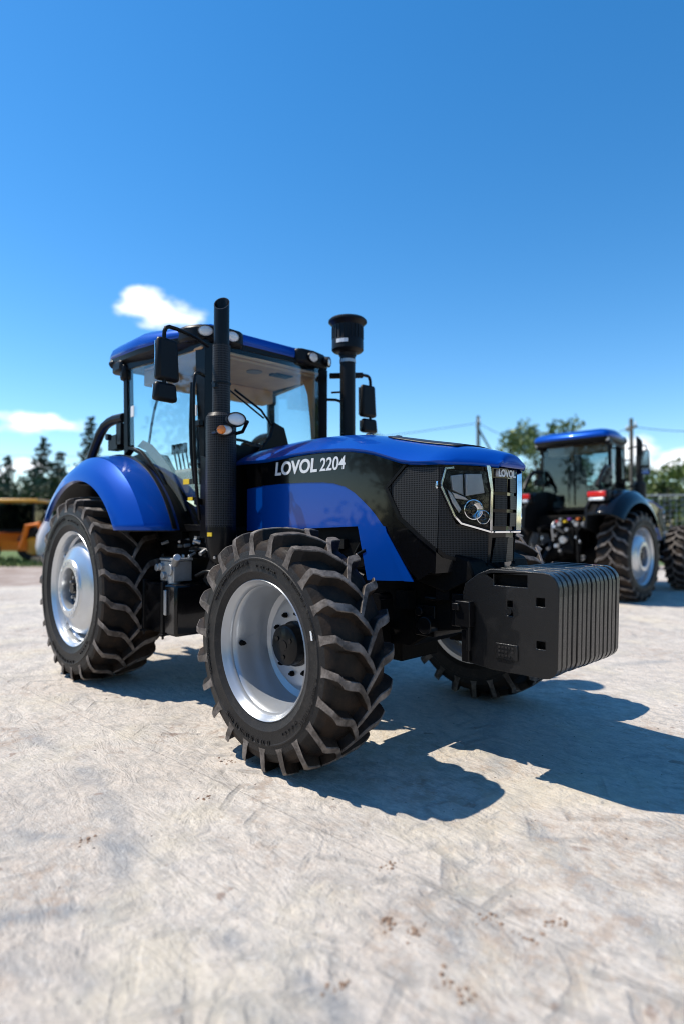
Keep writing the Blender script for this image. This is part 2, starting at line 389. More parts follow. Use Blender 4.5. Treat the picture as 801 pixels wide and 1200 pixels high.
MT['lawn'] = mat('green_lawn', (.075, .13, .025), .9, noise=((.14, .17, .05), .7, .4, .65), bump=.8, bscale=25)
MT['far_earth'] = mat('far_field', (.10, .12, .05), .95, noise=((.16, .14, .09), .05, .4, .6))
def sheet(name, pts, z, m):
    b = MB(); b.add([(p[0], p[1], z) for p in pts], [tuple(range(len(pts)))])
    o = b.build(name, m, fix=False)
    if o.data.polygons[0].normal.z < 0: o.data.flip_normals()
    return tag(o, kind='structure')
def vw(lat, dep): # lateral / depth in metres from the camera's foot along its heading
    return CAM.xy.to_3d() + FWD * dep + RGT * lat
sheet('ground', [(-900, -900), (900, -900), (900, 900), (-900, 900)], -.012, 'far_earth')
sheet('dirt_ground', [vw(-60, -30), vw(60, -30), vw(60, 21.5), vw(-60, 19.8)], -.008, 'dirt')
sheet('concrete_yard', [vw(-30, -14), vw(30, -14), vw(30, 19), vw(6, 18.6), vw(-2, 15.4), vw(-5.2, 14.1), vw(-8.5, 13.7), vw(-30, 12.6)], 0, 'concrete')
sheet('lawn', [vw(-60, 19.8), vw(60, 21.5), vw(60, 50), vw(-60, 50)], -.004, 'lawn')

# loose grit and crumbs of soil on the yard
def crumbs(name, n, fn, size, m, label, cat, seed):
    rnd = random.Random(seed); b = MB()
    for _ in range(n):
        p = fn(rnd); s_ = size(rnd); top = Vector((p.x + rnd.uniform(-.3, .3) * s_, p.y + rnd.uniform(-.3, .3) * s_, s_ * rnd.uniform(.35, .8))); k = 6; a0 = rnd.uniform(0, 6)
        lo = [Vector((p.x + s_ * rnd.uniform(.7, 1.2) * cos(a0 + 2 * pi * j / k), p.y + s_ * rnd.uniform(.7, 1.2) * sin(a0 + 2 * pi * j / k), -.001)) for j in range(k)]
        mid = [lerp(q, top, .42) + Vector((0, 0, s_ * .22)) for q in lo]; i = len(b.v)
        b.add(lo + mid + [top], [(j, (j + 1) % k, k + (j + 1) % k, k + j) for j in range(k)] + [(k + j, k + (j + 1) % k, 2 * k) for j in range(k)])
    tag(b.build(name, m, None, sharp=20), kind='stuff', label=label, cat=cat)
MT['grit'] = mat('grit', (.34, .30, .26), .9, noise=((.14, .11, .09), 9, .42, .6))
MT['soil'] = mat('brown_soil', (.20, .125, .08), .95, noise=((.32, .23, .17), 30, .4, .6), bump=.5, bscale=90)
crumbs('grit', 2600, lambda r: vw(r.uniform(-5, 6), 1.0 + 9 * r.random() ** 1.3), lambda r: .002 + .006 * r.random() ** 3, 'grit', 'fine loose grit scattered over the pale concrete', 'grit', 1)
CL = [(1.480,-1.671),(1.375,-1.684),(1.746,-1.426),(1.790,-1.267),(1.616,-1.415),(-0.250,-1.281),(0.073,-1.639),(1.156,-1.411),(1.754,-1.766),(1.679,-1.770),(1.475,-2.031),(0.070,-2.245)]
def clodpos(r):
    c = r.choice(CL); return Vector((c[0] + r.gauss(0, .022), c[1] + r.gauss(0, .022), 0))
crumbs('soil_crumbs', 230, clodpos, lambda r: .003 + .009 * r.random() ** 2, 'soil', 'small clumps of brown soil dropped on the concrete', 'soil', 2)
# ------------------------------------------------------------------ tractor
ZF, ZR, WB = .6926, .8284, 2.8486
def make_tyre(c, R, Rc, Rs, rim, yo, yi, n, side, parent, lugw=.042):
    """c: wheel centre (x, z); R lug radius, Rc carcass crown radius, Rs shoulder radius, rim: bead radius; yo/yi outer and inner face |y|"""
    hw = (yo - yi) / 2; yc = (yo + yi) / 2; sg = side
    T = MB()
    prof = [(rim + .004, .80), (rim + .02, .93), (lerp(rim, Rs, .28), 1.02), (lerp(rim, Rs, .30), 1.035), (lerp(rim, Rs, .34), 1.035), (lerp(rim, Rs, .36), 1.03),
            (lerp(rim, Rs, .62), 1.055), (lerp(rim, Rs, .64), 1.07), (lerp(rim, Rs, .67), 1.07), (lerp(rim, Rs, .69), 1.05), (lerp(rim, Rs, .88), 1.02), (Rs, .985),
            (lerp(Rs, Rc, .45), .90), (lerp(Rs, Rc, .8), .70), (Rc, .35), (Rc + .004, 0)]
    full = prof + [(r, -y) for r, y in reversed(prof[:-1])]
    nseg = 96; m = len(full); vs = []; fs = []; ms = []
    for k in range(nseg):
        a = 2 * pi * k / nseg
        for r, y in full: vs.append((c[0] + r * cos(a), sg * (yc + y * hw), c[1] + r * sin(a)))
    for k in range(nseg):
        for j in range(m - 1):
            k2 = (k + 1) % nseg
            T.add([], []); fs.append((k * m + j, k * m + j + 1, k2 * m + j + 1, k2 * m + j)); ms.append(1 if (j < 10 or j >= m - 11) else 0)
    T.v = vs; T.f = fs; T.m = ms
    def carc(y):  # carcass radius at |y|/hw
        tab = [(0, Rc + .004), (.35, Rc), (.70, lerp(Rs, Rc, .8)), (.90, lerp(Rs, Rc, .45)), (.985, Rs), (1.02, lerp(rim, Rs, .88))]
        return interp(y, tab)
    rng = random.Random(5)
    for half in (-1, 1):
        for i in range(n):
            th0 = 2 * pi * (i + (.5 if half > 0 else 0)) / n
            # stations: y fraction, circumferential lead (m), top radius, width
            k = hw / .21
            st = [(-.14, -.050, R - .003, .95), (.0, 0, R, 1.0), (.30, .078, R - .001, 1.05), (.42, .098, R - .003, 1.05), (.70, .112, R - .008, 1.05), (.86, .122, R - .014, 1.0), (.93, .140, R - .020, .9), (1.01, .158, R - .032, .82), (1.04, .162, R - .062, .85)]
            rows = []
            for yf, ad, rt_, wf in st:
                ad = ad * k * 1.05
                a = th0 + ad / R
                w = lugw * wf * .5
                rb = carc(abs(yf)) - .008
                if yf > 1.0: rb = lerp(rim, Rs, .74)
                rm = rt_ - .006
                y = sg * (yc + half * sg * yf * hw) if False else sg * yc + half * yf * hw
                sec = []
                for rr, ww in ((rb, w * 1.6), (lerp(rb, rm, .3), w * 1.15), (rm, w * 1.0), (rt_, w * .86), (rt_, -w * .86), (rm, -w * 1.0), (lerp(rb, rm, .3), -w * 1.15), (rb, -w * 1.6)):
                    aa = a + ww / rr
                    sec.append((c[0] + rr * cos(aa), y, c[1] + rr * sin(aa)))
                rows.append(sec)
            base = len(T.v); m8 = 8
            for r_ in rows: T.v += r_
            for q in range(len(rows) - 1):
                for j in range(7):
                    T.f.append((base + q * 8 + j, base + q * 8 + j + 1, base + (q + 1) * 8 + j + 1, base + (q + 1) * 8 + j)); T.m.append(2 if j in (2, 3, 4) else 0)
            T.f.append(tuple(base + j for j in range(8))); T.m.append(0)
            e = base + (len(rows) - 1) * 8
            T.f.append(tuple(e + j for j in reversed(range(8)))); T.m.append(2)
    # raised unreadable moulding on the sidewall
    for a0, a1, rr, hh in ((15, 62, .62, .020), (-40, -8, .60, .024), (100, 150, .55, .018), (170, 205, .62, .020), (235, 285, .58, .022), (70, 90, .45, .012), (300, 318, .45, .012)):
        a = a0
        while a < a1:
            wdt = rng.choice((.7, 1.0, 1.3)); r_ = lerp(rim, Rs, rr)
            aa = radians(a); R3 = Matrix.Rotation(-aa, 3, 'Y')
            yy = sg * (yc + hw * (1.058))
            T.box((c[0] + r_ * cos(aa), yy, c[1] + r_ * sin(aa)), (hh, .010, .006 * wdt), R3, mi=1)
            if rng.random() < .6: T.box((c[0] + (r_ + hh * .4) * cos(aa + .008), yy, c[1] + (r_ + hh * .4) * sin(aa + .008)), (.004, .010, .012), R3, mi=1)
            a += 1.6 * wdt + (2.2 if rng.random() < .15 else 0)
    return T.build('tyre', ['rubber', 'rubber_side', 'lug_top'], parent, sharp=28)

def front_wheel(root, side):
    yo = 1.235; yi = .845
    def P(r, d): return (r, yo - d)
    prof = [P(.375, .045), P(.392, .03), P(.4045, .012), P(.4045, .0), P(.400, -.006), P(.394, 0), P(.388, .012), P(.376, .022), P(.366, .036), P(.364, .052), P(.370, .058), P(.362, .066), P(.355, .09), P(.346, .16), P(.340, .24),
            P(.335, .30), P(.30, .318), P(.272, .312), P(.255, .272), P(.235, .262), P(.145, .262), P(.0, .27)]
    b = MB(); b.lathe(prof, (0, 0, ZF), 'y', 72, sgn=side)
    prof2 = [P(.335, .30), P(.35, .33), P(.366, .35), P(.372, .40), P(.4045, .402), P(.40, .38)]
    b.lathe(prof2, (0, 0, ZF), 'y', 72, sgn=side)
    w = b.build('front_wheel', 'silver', root, sharp=30, origin=(0, side * yo, ZF))
    inv = Matrix.Translation((0, -side * yo, -ZF))
    def child(bb, nm, mt, **k):
        o = bb.build(nm, mt, None, **k); o.data.transform(inv); o.parent = w; return o
    ty = make_tyre((0, ZF), .7046, .648, .598, .385, yo + .015, yi, 22, side, None, .046); ty.data.transform(inv); ty.parent = w
    hb = MB(); hb.lathe([P(0, .17), P(.105, .17), P(.118, .178), P(.122, .19), P(.122, .24), P(.135, .245), P(.138, .275)], (0, 0, ZF), 'y', 40, sgn=side)
    hb.lathe([P(0, .166), P(.03, .166), P(.032, .172)], (0, 0, ZF), 'y', 24, sgn=side)
    for k in range(3):
        a = k * 2 * pi / 3 + .5; hb.cyl((.07 * cos(a), side * (yo - .17), ZF + .07 * sin(a)), (.07 * cos(a), side * (yo - .164), ZF + .07 * sin(a)), .014, n=12)
    child(hb, 'hub', 'black')
    for k in range(10):
        a = 2 * pi * (k + .3) / 10; x, z = .185 * cos(a), ZF + .185 * sin(a)
        q = MB(); q.cyl((x, side * (yo - .27), z), (x, side * (yo - .245), z), .017, n=6); q.cyl((x, side * (yo - .25), z), (x, side * (yo - .232), z), .009, n=8)
        child(q, 'wheel_bolt', 'black_dull')
    for k in range(4):  # hand holes of the disc
        a = 2 * pi * k / 4 + .35; q = MB(); rows = []
        for j in range(7):
            aa = a + (j - 3) * .05; rows.append([(r * cos(aa), side * (yo - dd + .002), ZF + r * sin(aa)) for r, dd in ((.275, .311), (.297, .316))])
        q.grid(rows); child(q, 'disc_slot', 'black_dull')
    q = MB(); a = radians(184); rr = .345
    q.cyl((rr * cos(a), side * (yo - .11), ZF + rr * sin(a)), (.318 * cos(a), side * (yo - .11), ZF + .318 * sin(a)), .018, .014, n=14)
    q.cyl((.318 * cos(a), side * (yo - .11), ZF + .318 * sin(a)), (.30 * cos(a), side * (yo - .11), ZF + .30 * sin(a)), .007, n=8)
    child(q, 'tyre_valve', 'black_dull')
    if side < 0:
        q = MB(); a = radians(17); q.box((.50 * cos(a), side * (yo + .029), ZF + .50 * sin(a)), (.012, .004, .05), Matrix.Rotation(-radians(12), 3, 'Y'))
        child(q, 'white_tag', 'white')
    return w

def rear_wheel(root, side):
    yo = 1.258; yi = .74; c = (-WB, 0, ZR)
    def P(r, d): return (r, yo - d)
    prof = [P(.49, .05), P(.51, .03), P(.527, .014), P(.527, 0), P(.523, -.006), P(.515, 0), P(.508, .014), P(.495, .026), P(.488, .05), P(.484, .09), P(.468, .11), P(.462, .17), P(.44, .185), P(.43, .15),
            P(.425, .10), P(.405, .058), P(.36, .022), P(.285, -.004), P(.268, -.014), P(.262, -.026), P(.20, -.03), P(.188, -.022), P(.184, .0), P(.184, .12)]
    b = MB(); b.lathe(prof, c, 'y', 84, sgn=side)
    b.lathe([P(.462, .17), P(.45, .3), P(.484, .43), P(.49, .49), P(.527, .50), P(.523, .48)], c, 'y', 84, sgn=side)
    w = b.build('rear_wheel', 'alu', root, sharp=30, origin=(-WB, side * yo, ZR))
    inv = Matrix.Translation((WB, -side * yo, -ZR))
    def child(bb, nm, mt, **k):
        o = bb.build(nm, mt, None, **k); o.data.transform(inv); o.parent = w; return o
    ty = make_tyre((-WB, ZR), .8434, .782, .765, .50, yo + .018, yi, 22, side, None, .052); ty.data.transform(inv); ty.parent = w
    hb = MB(); hb.lathe([P(0, .0), P(.045, .0), P(.05, .01), P(.052, .045), P(.11, .046), P(.183, .05)], c, 'y', 32, sgn=side)
    child(hb, 'hub', 'black')
    for k in range(8):
        a = 2 * pi * (k + .3) / 8; x, z = -WB + .10 * cos(a), ZR + .10 * sin(a)
        q = MB(); q.cyl((x, side * (yo - .05), z), (x, side * (yo - .02), z), .016, n=6); child(q, 'wheel_bolt', 'steel')
    for k in range(4):   # clamp wedges between dish and rim
        a = 2 * pi * k / 4 + .9; x, z = -WB + .43 * cos(a), ZR + .43 * sin(a)
        q = MB(); q.box((x, side * (yo - .10), z), (.06, .10, .03), Matrix.Rotation(-a, 3, 'Y')); child(q, 'rim_clamp', 'alu', bevel=.006)
    for k in range(24):  # raised pads round the ring
        if k % 6 in (4, 5): continue
        a = 2 * pi * k / 24 + .1; x, z = -WB + .232 * cos(a), ZR + .232 * sin(a)
        hb2 = MB() if k == 0 else hb2
        hb2.box((x, side * (yo + .031), z), (.018, .006, .03), Matrix.Rotation(-a, 3, 'Y'))
    hb2.lathe([(.214, yo + .0285), (.214, yo + .031), (.250, yo + .031), (.250, yo + .026)], (-WB, 0, ZR), 'y', 64, sgn=side); child(hb2, 'cast_ring', 'alu')
    return w

# plan outline of the bonnet, by arc length from the front centre (near side negative)
PLAN = [(0, (.868, 0)), (.141, (.84, -.14)), (.474, (.66, -.42)), (.834, (.30, -.432)), (2.434, (-1.30, -.432))]
def plan(s, d=0, lean=0):
    sg = -1 if s <= 0 else 1; a = abs(s)
    for (s0, p0), (s1, p1) in zip(PLAN, PLAN[1:]):
        if a <= s1 + 1e-6 or s1 == PLAN[-1][0]:
            t = (a - s0) / (s1 - s0); x = lerp(p0[0], p1[0], t); y = lerp(p0[1], p1[1], t)
            tx, ty = p1[0] - p0[0], p1[1] - p0[1]; L = math.hypot(tx, ty); nx, ny = -ty / L, tx / L
            if ny > 0: nx, ny = -nx, -ny
            if nx < 0: nx, ny = -nx, -ny
            break
    x += nx * d; y += ny * d
    return x, (y if sg < 0 else -y)
def sx(x): return -(.834 + (.30 - x)) if x < .30 else (-(.474 + (.66 - x)) if x < .66 else -.474 * (.84 - x) / .18)
def wrap(s, z, d):
    x, y = plan(s, d); return (x + .10 * max(0, 1.45 - z) * (-1 if abs(s) < .6 else 0), y, z)
def clip_poly(poly, s0, s1):
    def cut(P, f):
        out = []
        for a, b in zip(P, P[1:] + P[:1]):
            fa, fb = f(a), f(b)
            if fa >= 0: out.append(a)
            if (fa > 0 and fb < 0) or (fa < 0 and fb > 0):
                t = fa / (fa - fb); out.append((lerp(a[0], b[0], t), lerp(a[1], b[1], t)))
        return out
    P = cut(list(poly), lambda p: p[0] - s0)
    return cut(P, lambda p: s1 - p[0]) if len(P) > 2 else []
BR = [-2.434, -.834, -.474, -.141, 0, .141, .474, .834, 2.434]
def panel(b, poly, d0, d1, mi=0):
    """polygon in (arc length, height) wrapped on the bonnet's outline; both ends may cross corners"""
    for a, c in zip(BR, BR[1:]):
        P = clip_poly(poly, a + 1e-5, c - 1e-5)
        if len(P) > 2:
            area = abs(sum(p[0] * q[1] - q[0] * p[1] for p, q in zip(P, P[1:] + P[:1])))
            if area > 1e-4: b.prism(P, fn=wrap, d0=d0, d1=d1, mi=mi)
    return b
EDGE = [(-1.30, 1.93), (-.95, 1.925), (-.67, 1.942), (-.34, 1.944), (-.04, 1.923), (.16, 1.884), (.375, 1.817), (.51, 1.796), (.66, 1.79), (.78, 1.786), (.87, 1.775), (.93, 1.765)]
CREST = [(-1.45, 2.06), (-1.2, 2.083), (-.81, 2.10), (-.50, 2.095), (-.24, 2.075), (.02, 2.03), (.32, 1.97), (.56, 1.925), (.78, 1.875), (.90, 1.835), (.95, 1.80)]
def hoodz(x, f):
    e, c = smooth_interp(x, EDGE), smooth_interp(x, CREST)
    return c - (c - e) * abs(f) ** 2.4
def mirror_s(poly): return [(-s, z) for s, z in poly]

def make_tractor():
    root = empty('tractor')
    # ---------------- hood top
    b = MB(); rows = []
    xs = [-1.42, -1.3, -1.15, -1.0, -.85, -.67, -.5, -.34, -.18, -.04, .08, .16, .26, .375, .45, .51, .58, .66, .72, .78, .82, .85, .875, .89]
    wd = [(-1.42, .445), (.30, .447), (.58, .445), (.66, .432), (.72, .36), (.78, .275), (.82, .225), (.85, .185), (.875, .165), (.89, .15)]
    for x in xs:
        w = interp(x, wd); r = []
        for j in range(21):
            f = -1 + 2 * j / 20; f2 = math.copysign(abs(f) ** .85, f)
            r.append((x, f2 * w, hoodz(x, f2)))
        r = [(x, -w + .004, hoodz(x, 1) - .022)] + r + [(x, w - .004, hoodz(x, 1) - .022)]
        rows.append(r)
    rows.append([(.900, p[1] * .97, lerp(p[2], 1.79, .45)) for p in rows[-1]])
    rows.append([(.902, p[1] * .98, min(p[2], 1.772)) for p in rows[-1]])
    rows.append([(.895, p[1] * .98, 1.758) for p in rows[-1]])
    b.grid(rows); hood = b.build('bonnet', 'blue', root, sharp=50, solid=.008)
    # top air grille on the bonnet
    b = MB(); rows = []
    for i in range(15):
        x = lerp(.03, .64, i / 14); w = .21 * (1 if i > 1 else .8 + .1 * i); rows.append([(x, w * (-1 + 2 * j / 10), hoodz(x, w * (-1 + 2 * j / 10) / .445) + .009) for j in range(11)])
    b.grid(rows); b.build('bonnet_air_grille', 'mesh', hood, solid=.008)
    b = MB(); b.tube([(-.35, .30, 2.06), (-.35, .30, 2.10), (-.29, .30, 2.115), (-.23, .30, 2.10), (-.23, .30, 2.05)], .006, smooth=1); b.build('lift_loop', 'black', hood)
    # ---------------- nose and side panels
    arc = [(.225, 1.40), (.194, 1.432), (.15, 1.48), (.10, 1.525), (.04, 1.572), (-.04, 1.628), (-.13, 1.672), (-.24, 1.70), (-.36, 1.712), (-.6, 1.722), (-.83, 1.725), (-1.05, 1.72), (-1.28, 1.705)]
    S = lambda P: [(sx(x), z) for x, z in P]
    for side in (-1, 1):
        edge = [(x, smooth_interp(x, EDGE) - .012) for x in (-1.299, -1.1, -.9, -.67, -.5, -.34, -.2, -.04, .08, .16, .26, .375, .45, .51, .58)]
        low = [(.62, 1.30), (.42, 1.36), (.30, 1.37)]
        P = S([(x, z) for x, z in edge] + [(.62, 1.78), (.62, 1.12), (.50, 1.07), (.40, 1.16)] + arc)
        if side > 0: P = mirror_s(P)
        b = MB(); panel(b, P, -.012, 0)
        sp = b.build('side_panel', 'black_gloss', root)
        if side < 0: sp['label'] = 'gloss black side panel with silver lettering'
        P = S(list(reversed(arc)) + [(.33, 1.25), (.458, 1.066), (.30, 1.055), (.075, 1.045), (-.01, 1.40), (-.60, 1.38), (-1.28, 1.36)])
        if side > 0: P = mirror_s(P)
        b = MB(); panel(b, P, -.014, -.003); b.build('lower_side_panel', 'blue', root)
        # folded pale-edged return of the lower panel
        b = MB(); fn = lambda x, z, d: (x, side * (.436 + d), z)
        b.prism([(.245, 1.40), (.26, 1.36), (.475, 1.062), (.40, 1.06), (.20, 1.40)], fn=fn, d0=0, d1=.006)
        b.build('panel_fold', 'blue', root)
    b = MB()
    nose = [(-.52, 1.785), (-.474, 1.785), (-.141, 1.78), (0, 1.765), (.141, 1.78), (.474, 1.785), (.52, 1.785), (.52, 1.12), (.474, 1.12), (.141, 1.14), (0, 1.14), (-.141, 1.14), (-.474, 1.12), (-.52, 1.12)]
    panel(b, nose, -.03, .0); nz_ = b.build('nose', 'black_gloss', root)
    # side grille (hexagonal mesh) on both sides
    for side in (-1, 1):
        P = [(sx(.268), 1.644), (sx(.415), 1.765), (-.474, 1.752), (-.44, 1.748), (-.475, 1.62), (-.40, 1.46), (-.36, 1.40), (-.16, 1.362), (-.15, 1.17), (-.30, 1.19), (-.42, 1.225), (-.474, 1.262), (sx(.52), 1.345), (sx(.372), 1.452)]
        R_ = [(sx(.245), 1.648), (sx(.40), 1.782), (sx(.425), 1.782), (sx(.275), 1.646), (sx(.378), 1.458), (sx(.52), 1.354), (-.474, 1.27), (-.42, 1.233), (-.30, 1.198), (-.15, 1.178), (-.15, 1.158), (-.30, 1.178), (-.43, 1.212), (-.474, 1.246), (sx(.51), 1.332), (sx(.36), 1.44)]
        if side > 0: P = mirror_s(P); R_ = mirror_s(R_)
        b = MB(); panel(b, P, 0, .006); g = b.build('side_grille', 'mesh', root)
        b = MB(); panel(b, R_, .0, .014); b.build('grille_frame', 'black', g)
    # centre grille with mesh squares
    b = MB()
    for k in range(3):
        for j in (-1, 1):
            z0 = 1.40 + k * .105
            panel(b, [(j * .07 - .052, z0), (j * .07 + .052, z0), (j * .07 + .052, z0 + .085), (j * .07 - .052, z0 + .085)], .0, .006)
    b.build('centre_grille', 'mesh', nz_)
    b = MB(); panel(b, [(-.12, 1.18), (.12, 1.18), (.10, 1.33), (-.10, 1.33)], .0, .006); b.build('lower_centre_grille', 'mesh', nz_)
    # headlights
    for side in (-1, 1):
        mm = (lambda P: P) if side < 0 else mirror_s
        hp = [(-.452, 1.735), (-.470, 1.640), (-.385, 1.462), (-.345, 1.425), (-.155, 1.375), (-.158, 1.62), (-.185, 1.735)]
        b = MB(); panel(b, mm(hp), .004, .012); hl = b.build('headlight', 'black', root)
        # chrome surround
        b = MB()
        def strip(P, w0, d0=.010, d1=.034):
            for (a, c) in zip(P, P[1:]):
                t = Vector((c[0] - a[0], c[1] - a[1])).normalized(); nn = Vector((-t.y, t.x)) * w0
                e = t * .004
                quad = [(a[0] - e.x - nn.x, a[1] - e.y - nn.y), (c[0] + e.x - nn.x, c[1] + e.y - nn.y), (c[0] + e.x + nn.x, c[1] + e.y + nn.y), (a[0] - e.x + nn.x, a[1] - e.y + nn.y)]
                panel(b, mm(quad), d0, d1)
        strip([(-.40, 1.748), (-.448, 1.742), (-.476, 1.640), (-.392, 1.460), (-.350, 1.418), (-.155, 1.366)], .0055)
        strip([(-.155, 1.366), (-.02, 1.366)], .006)
        b2 = [(-.192, 1.765), (-.165, 1.765), (-.150, 1.62), (-.150, 1.375), (-.165, 1.375), (-.166, 1.62)]
        panel(b, mm(b2), .006, .036)
        b.build('chrome_trim', 'chrome', hl, bevel=.003)
        # reflectors
        for P4 in ([(-.415, 1.700, .034), (-.335, 1.712, .016), (-.330, 1.585, .016), (-.405, 1.615, .034)], [(-.325, 1.712, .036), (-.215, 1.715, .018), (-.195, 1.600, .018), (-.322, 1.580, .036)],
                   [(-.405, 1.605, .018), (-.33, 1.575, .036), (-.30, 1.553, .036), (-.385, 1.565, .018)]):
            b = MB(); V = [wrap(a_ if side < 0 else -a_, z_, d_) for a_, z_, d_ in P4] + [wrap(a_ if side < 0 else -a_, z_, .010) for a_, z_, d_ in P4]
            b.add(V, [(0, 1, 2, 3), (7, 6, 5, 4), (0, 4, 5, 1), (1, 5, 6, 2), (2, 6, 7, 3), (3, 7, 4, 0)]); b.build('upper_reflector', 'silver', hl, bevel=.004)
        b = MB(); panel(b, mm([(-.435, 1.62), (-.41, 1.60), (-.345, 1.50), (-.36, 1.478), (-.405, 1.54)]), .012, .026); b.build('side_reflector', 'silver', hl, bevel=.006)
        for (s_, z_, r_) in ((-.275, 1.50, .058), (-.215, 1.455, .040)):
            x0, y0 = plan(s_ if side < 0 else -s_, .012); x1, y1 = plan(s_ if side < 0 else -s_, .030)
            nv = Vector((x1 - x0, y1 - y0, 0)).normalized(); q3 = nv.to_track_quat('Z', 'Y').to_matrix(); c3 = Vector((x0, y0, z_))
            cc = lambda rr, dd: [c3 + q3 @ Vector((rr * cos(2 * pi * k / 28), rr * sin(2 * pi * k / 28), dd)) for k in range(28)]
            b = MB(); b.grid([cc(r_ * 1.05, 0), cc(r_ * 1.05, .024), cc(r_ * .96, .025), cc(r_ * .8, .014), cc(r_ * .55, .006), cc(r_ * .3, .003), cc(.001, .002)], closed=True); o = b.build('reflector_bowl', 'chrome', hl)
            x2, y2 = plan(s_ if side < 0 else -s_, .038)
            b = MB(); b.grid([cc(r_ * .42, .004), cc(r_ * .42, .018), cc(r_ * .34, .024), cc(r_ * .18, .028), cc(.001, .029)], closed=True); b.build('bulb_lens', 'black_gloss', hl)
        b = MB(); panel(b, mm([(-.445, 1.728), (-.462, 1.640), (-.382, 1.470), (-.345, 1.435), (-.18, 1.392), (-.18, 1.62), (-.20, 1.728)]), .040, .043)
        b.build('lamp_cover', 'lens_glass', hl)
    # lettering
    def side_text(s_, size, x, z, rotz, y, nm, sh=0, off=.004, sxx=1):
        M4 = Matrix.Translation((x, y, z)) @ Matrix.Rotation(rotz, 4, 'Z') @ Matrix.Rotation(radians(90), 4, 'X')
        return text_mesh(s_, size, nm, 'letter', root, M4, off, .0015, sh, sxx)
    side_text('LOVOL', .138, -.905, 1.795, 0, -.4345, 'brand_lettering', .12, .0042, 1.10)
    side_text('2204', .130, -.385, 1.795, 0, -.4345, 'model_lettering', .12, .0018, 1.0)
    side_text('LOVOL', .138, -.36, 1.795, pi, .4345, 'brand_lettering', .12, .0042, 1.10)
    side_text('2204', .128, -.87, 1.795, pi, .4345, 'model_lettering', .12, .0018, .88)
    M4 = Matrix.Translation((.862, -.132, 1.700)) @ Matrix.Rotation(radians(90), 4, 'Z') @ Matrix.Rotation(radians(90), 4, 'X')
    x0, y0 = plan(-.13, .004)
    text_mesh('LOVOL', .060, 'front_lettering', 'letter', root, Matrix.Translation((x0 + .008, -.108, 1.705)) @ Matrix.Rotation(radians(90 + 0), 4, 'Z') @ Matrix.Rotation(radians(90), 4, 'X'), .0025, .012, 0, 1.02)
    # ---------------- engine, frame, axle
    b = MB(); b.box((-.45, 0, 1.38), (1.75, .78, .55)); b.box((.30, 0, 1.30), (.62, .70, .40)); b.box((-.9, 0, 1.0), (1.3, .5, .5)); b.box((-1.5, 0, .95), (1.2, .62, .62))
    b.build('engine_block', 'black_dull', root, bevel=.02)
    b = MB()
    for k in range(26):
        r2 = random.Random(k); x = r2.uniform(-1.15, .2); z = r2.uniform(.85, 1.36); s_ = r2.choice((-1, 1))
        if k % 3: b.cyl((x, s_ * .30, z), (x, s_ * r2.uniform(.38, .46), z), r2.uniform(.02, .07), n=14)
        else: b.box((x, s_ * .37, z), (r2.uniform(.06, .2), .12, r2.uniform(.05, .14)))
    for k in range(9):
        r2 = random.Random(k + 50); s_ = -1 if k % 2 else 1
        p = [(r2.uniform(-1.4, .1), s_ * r2.uniform(.36, .46), r2.uniform(.8, 1.3)) for _ in range(4)]; b.tube(sorted(p), .013, smooth=2)
    b.build('engine_parts', 'black', root)
    b = MB()  # front bolster
    b.prism([(-.9, .80), (-.9, .55 + .2), (-.2, .60), (.30, .62), (.50, .74), (.86, .80), (.86, 1.10), (.62, 1.13), (.55, 1.06), (-.4, 1.06)], fn=lambda u, v, d: (u, d, v), d0=-.24, d1=.24)
    b.prism([(.40, 1.06), (.66, 1.25), (.80, 1.20), (.84, 1.10), (.62, 1.0)], fn=lambda u, v, d: (u, d, v), d0=-.33, d1=.33)
    b.build('front_frame', 'black_dull', root, bevel=.012)
    b = MB(); b.cyl((.46, -.32, .78), (.46, .32, .78), .055, n=28); b.cyl((.40, -.30, .86), (.40, .30, .86), .03, n=16); b.box((.42, 0, .80), (.16, .52, .2)); b.build('pivot_pin', 'black', root, bevel=.006)
    for s_ in (-1, 1):
        b = MB(); b.tube([(.62, s_ * .27, 1.14), (.60, s_ * .30, .95), (.45, s_ * .28, .95)], .014, smooth=2); b.box((.60, s_ * .30, 1.00), (.10, .03, .09)); b.box((.30, s_ * .30, .93), (.10, .08, .12)); b.build('hose', 'black', root)
    b = MB()
    b.box((0, 0, .70), (.24, 1.30, .20), taper=(.8, 1)); b.box((0, 0, .66), (.36, .40, .34))
    for s_ in (-1, 1):
        b.cyl((0, s_ * .60, ZF), (0, s_ * .80, ZF), .13, .17, n=28); b.cyl((0, s_ * .80, ZF), (0, s_ * .96, ZF), .19, .15, n=28); b.box((0, s_ * .72, ZF + .16), (.12, .12, .10)); b.box((0, s_ * .72, ZF - .16), (.12, .12, .08))
    b.build('front_axle', 'black_dull', root, bevel=.01)
    for s_ in (-1, 1): b = MB(); b.cyl((-.16, s_ * .16, .70), (-.16, s_ * .62, .70), .032, n=14); b.cyl((-.16, s_ * .60, .70), (-.10, s_ * .76, .68), .018, n=12); b.build('steering_ram', 'steel', root)
    b = MB(); b.box((-2.2, 0, .95), (1.5, .60, .66)); b.cyl((-WB, -.80, ZR), (-WB, .80, ZR), .15, n=28); b.cyl((-WB, -1.12, ZR), (-WB, 1.12, ZR), .065, n=20); b.cyl((-WB, -.62, ZR), (-WB, .62, ZR), .22, n=28)
    b.box((-2.9, 0, 1.05), (.5, .5, .5)); b.build('rear_axle', 'black_dull', root, bevel=.02)
    # ---------------- wheels
    for s_ in (-1, 1): front_wheel(root, s_); rear_wheel(root, s_)
    # ---------------- front weights
    x0, x1, zb, zt = .80, 1.388, .612, 1.168
    rc = .055
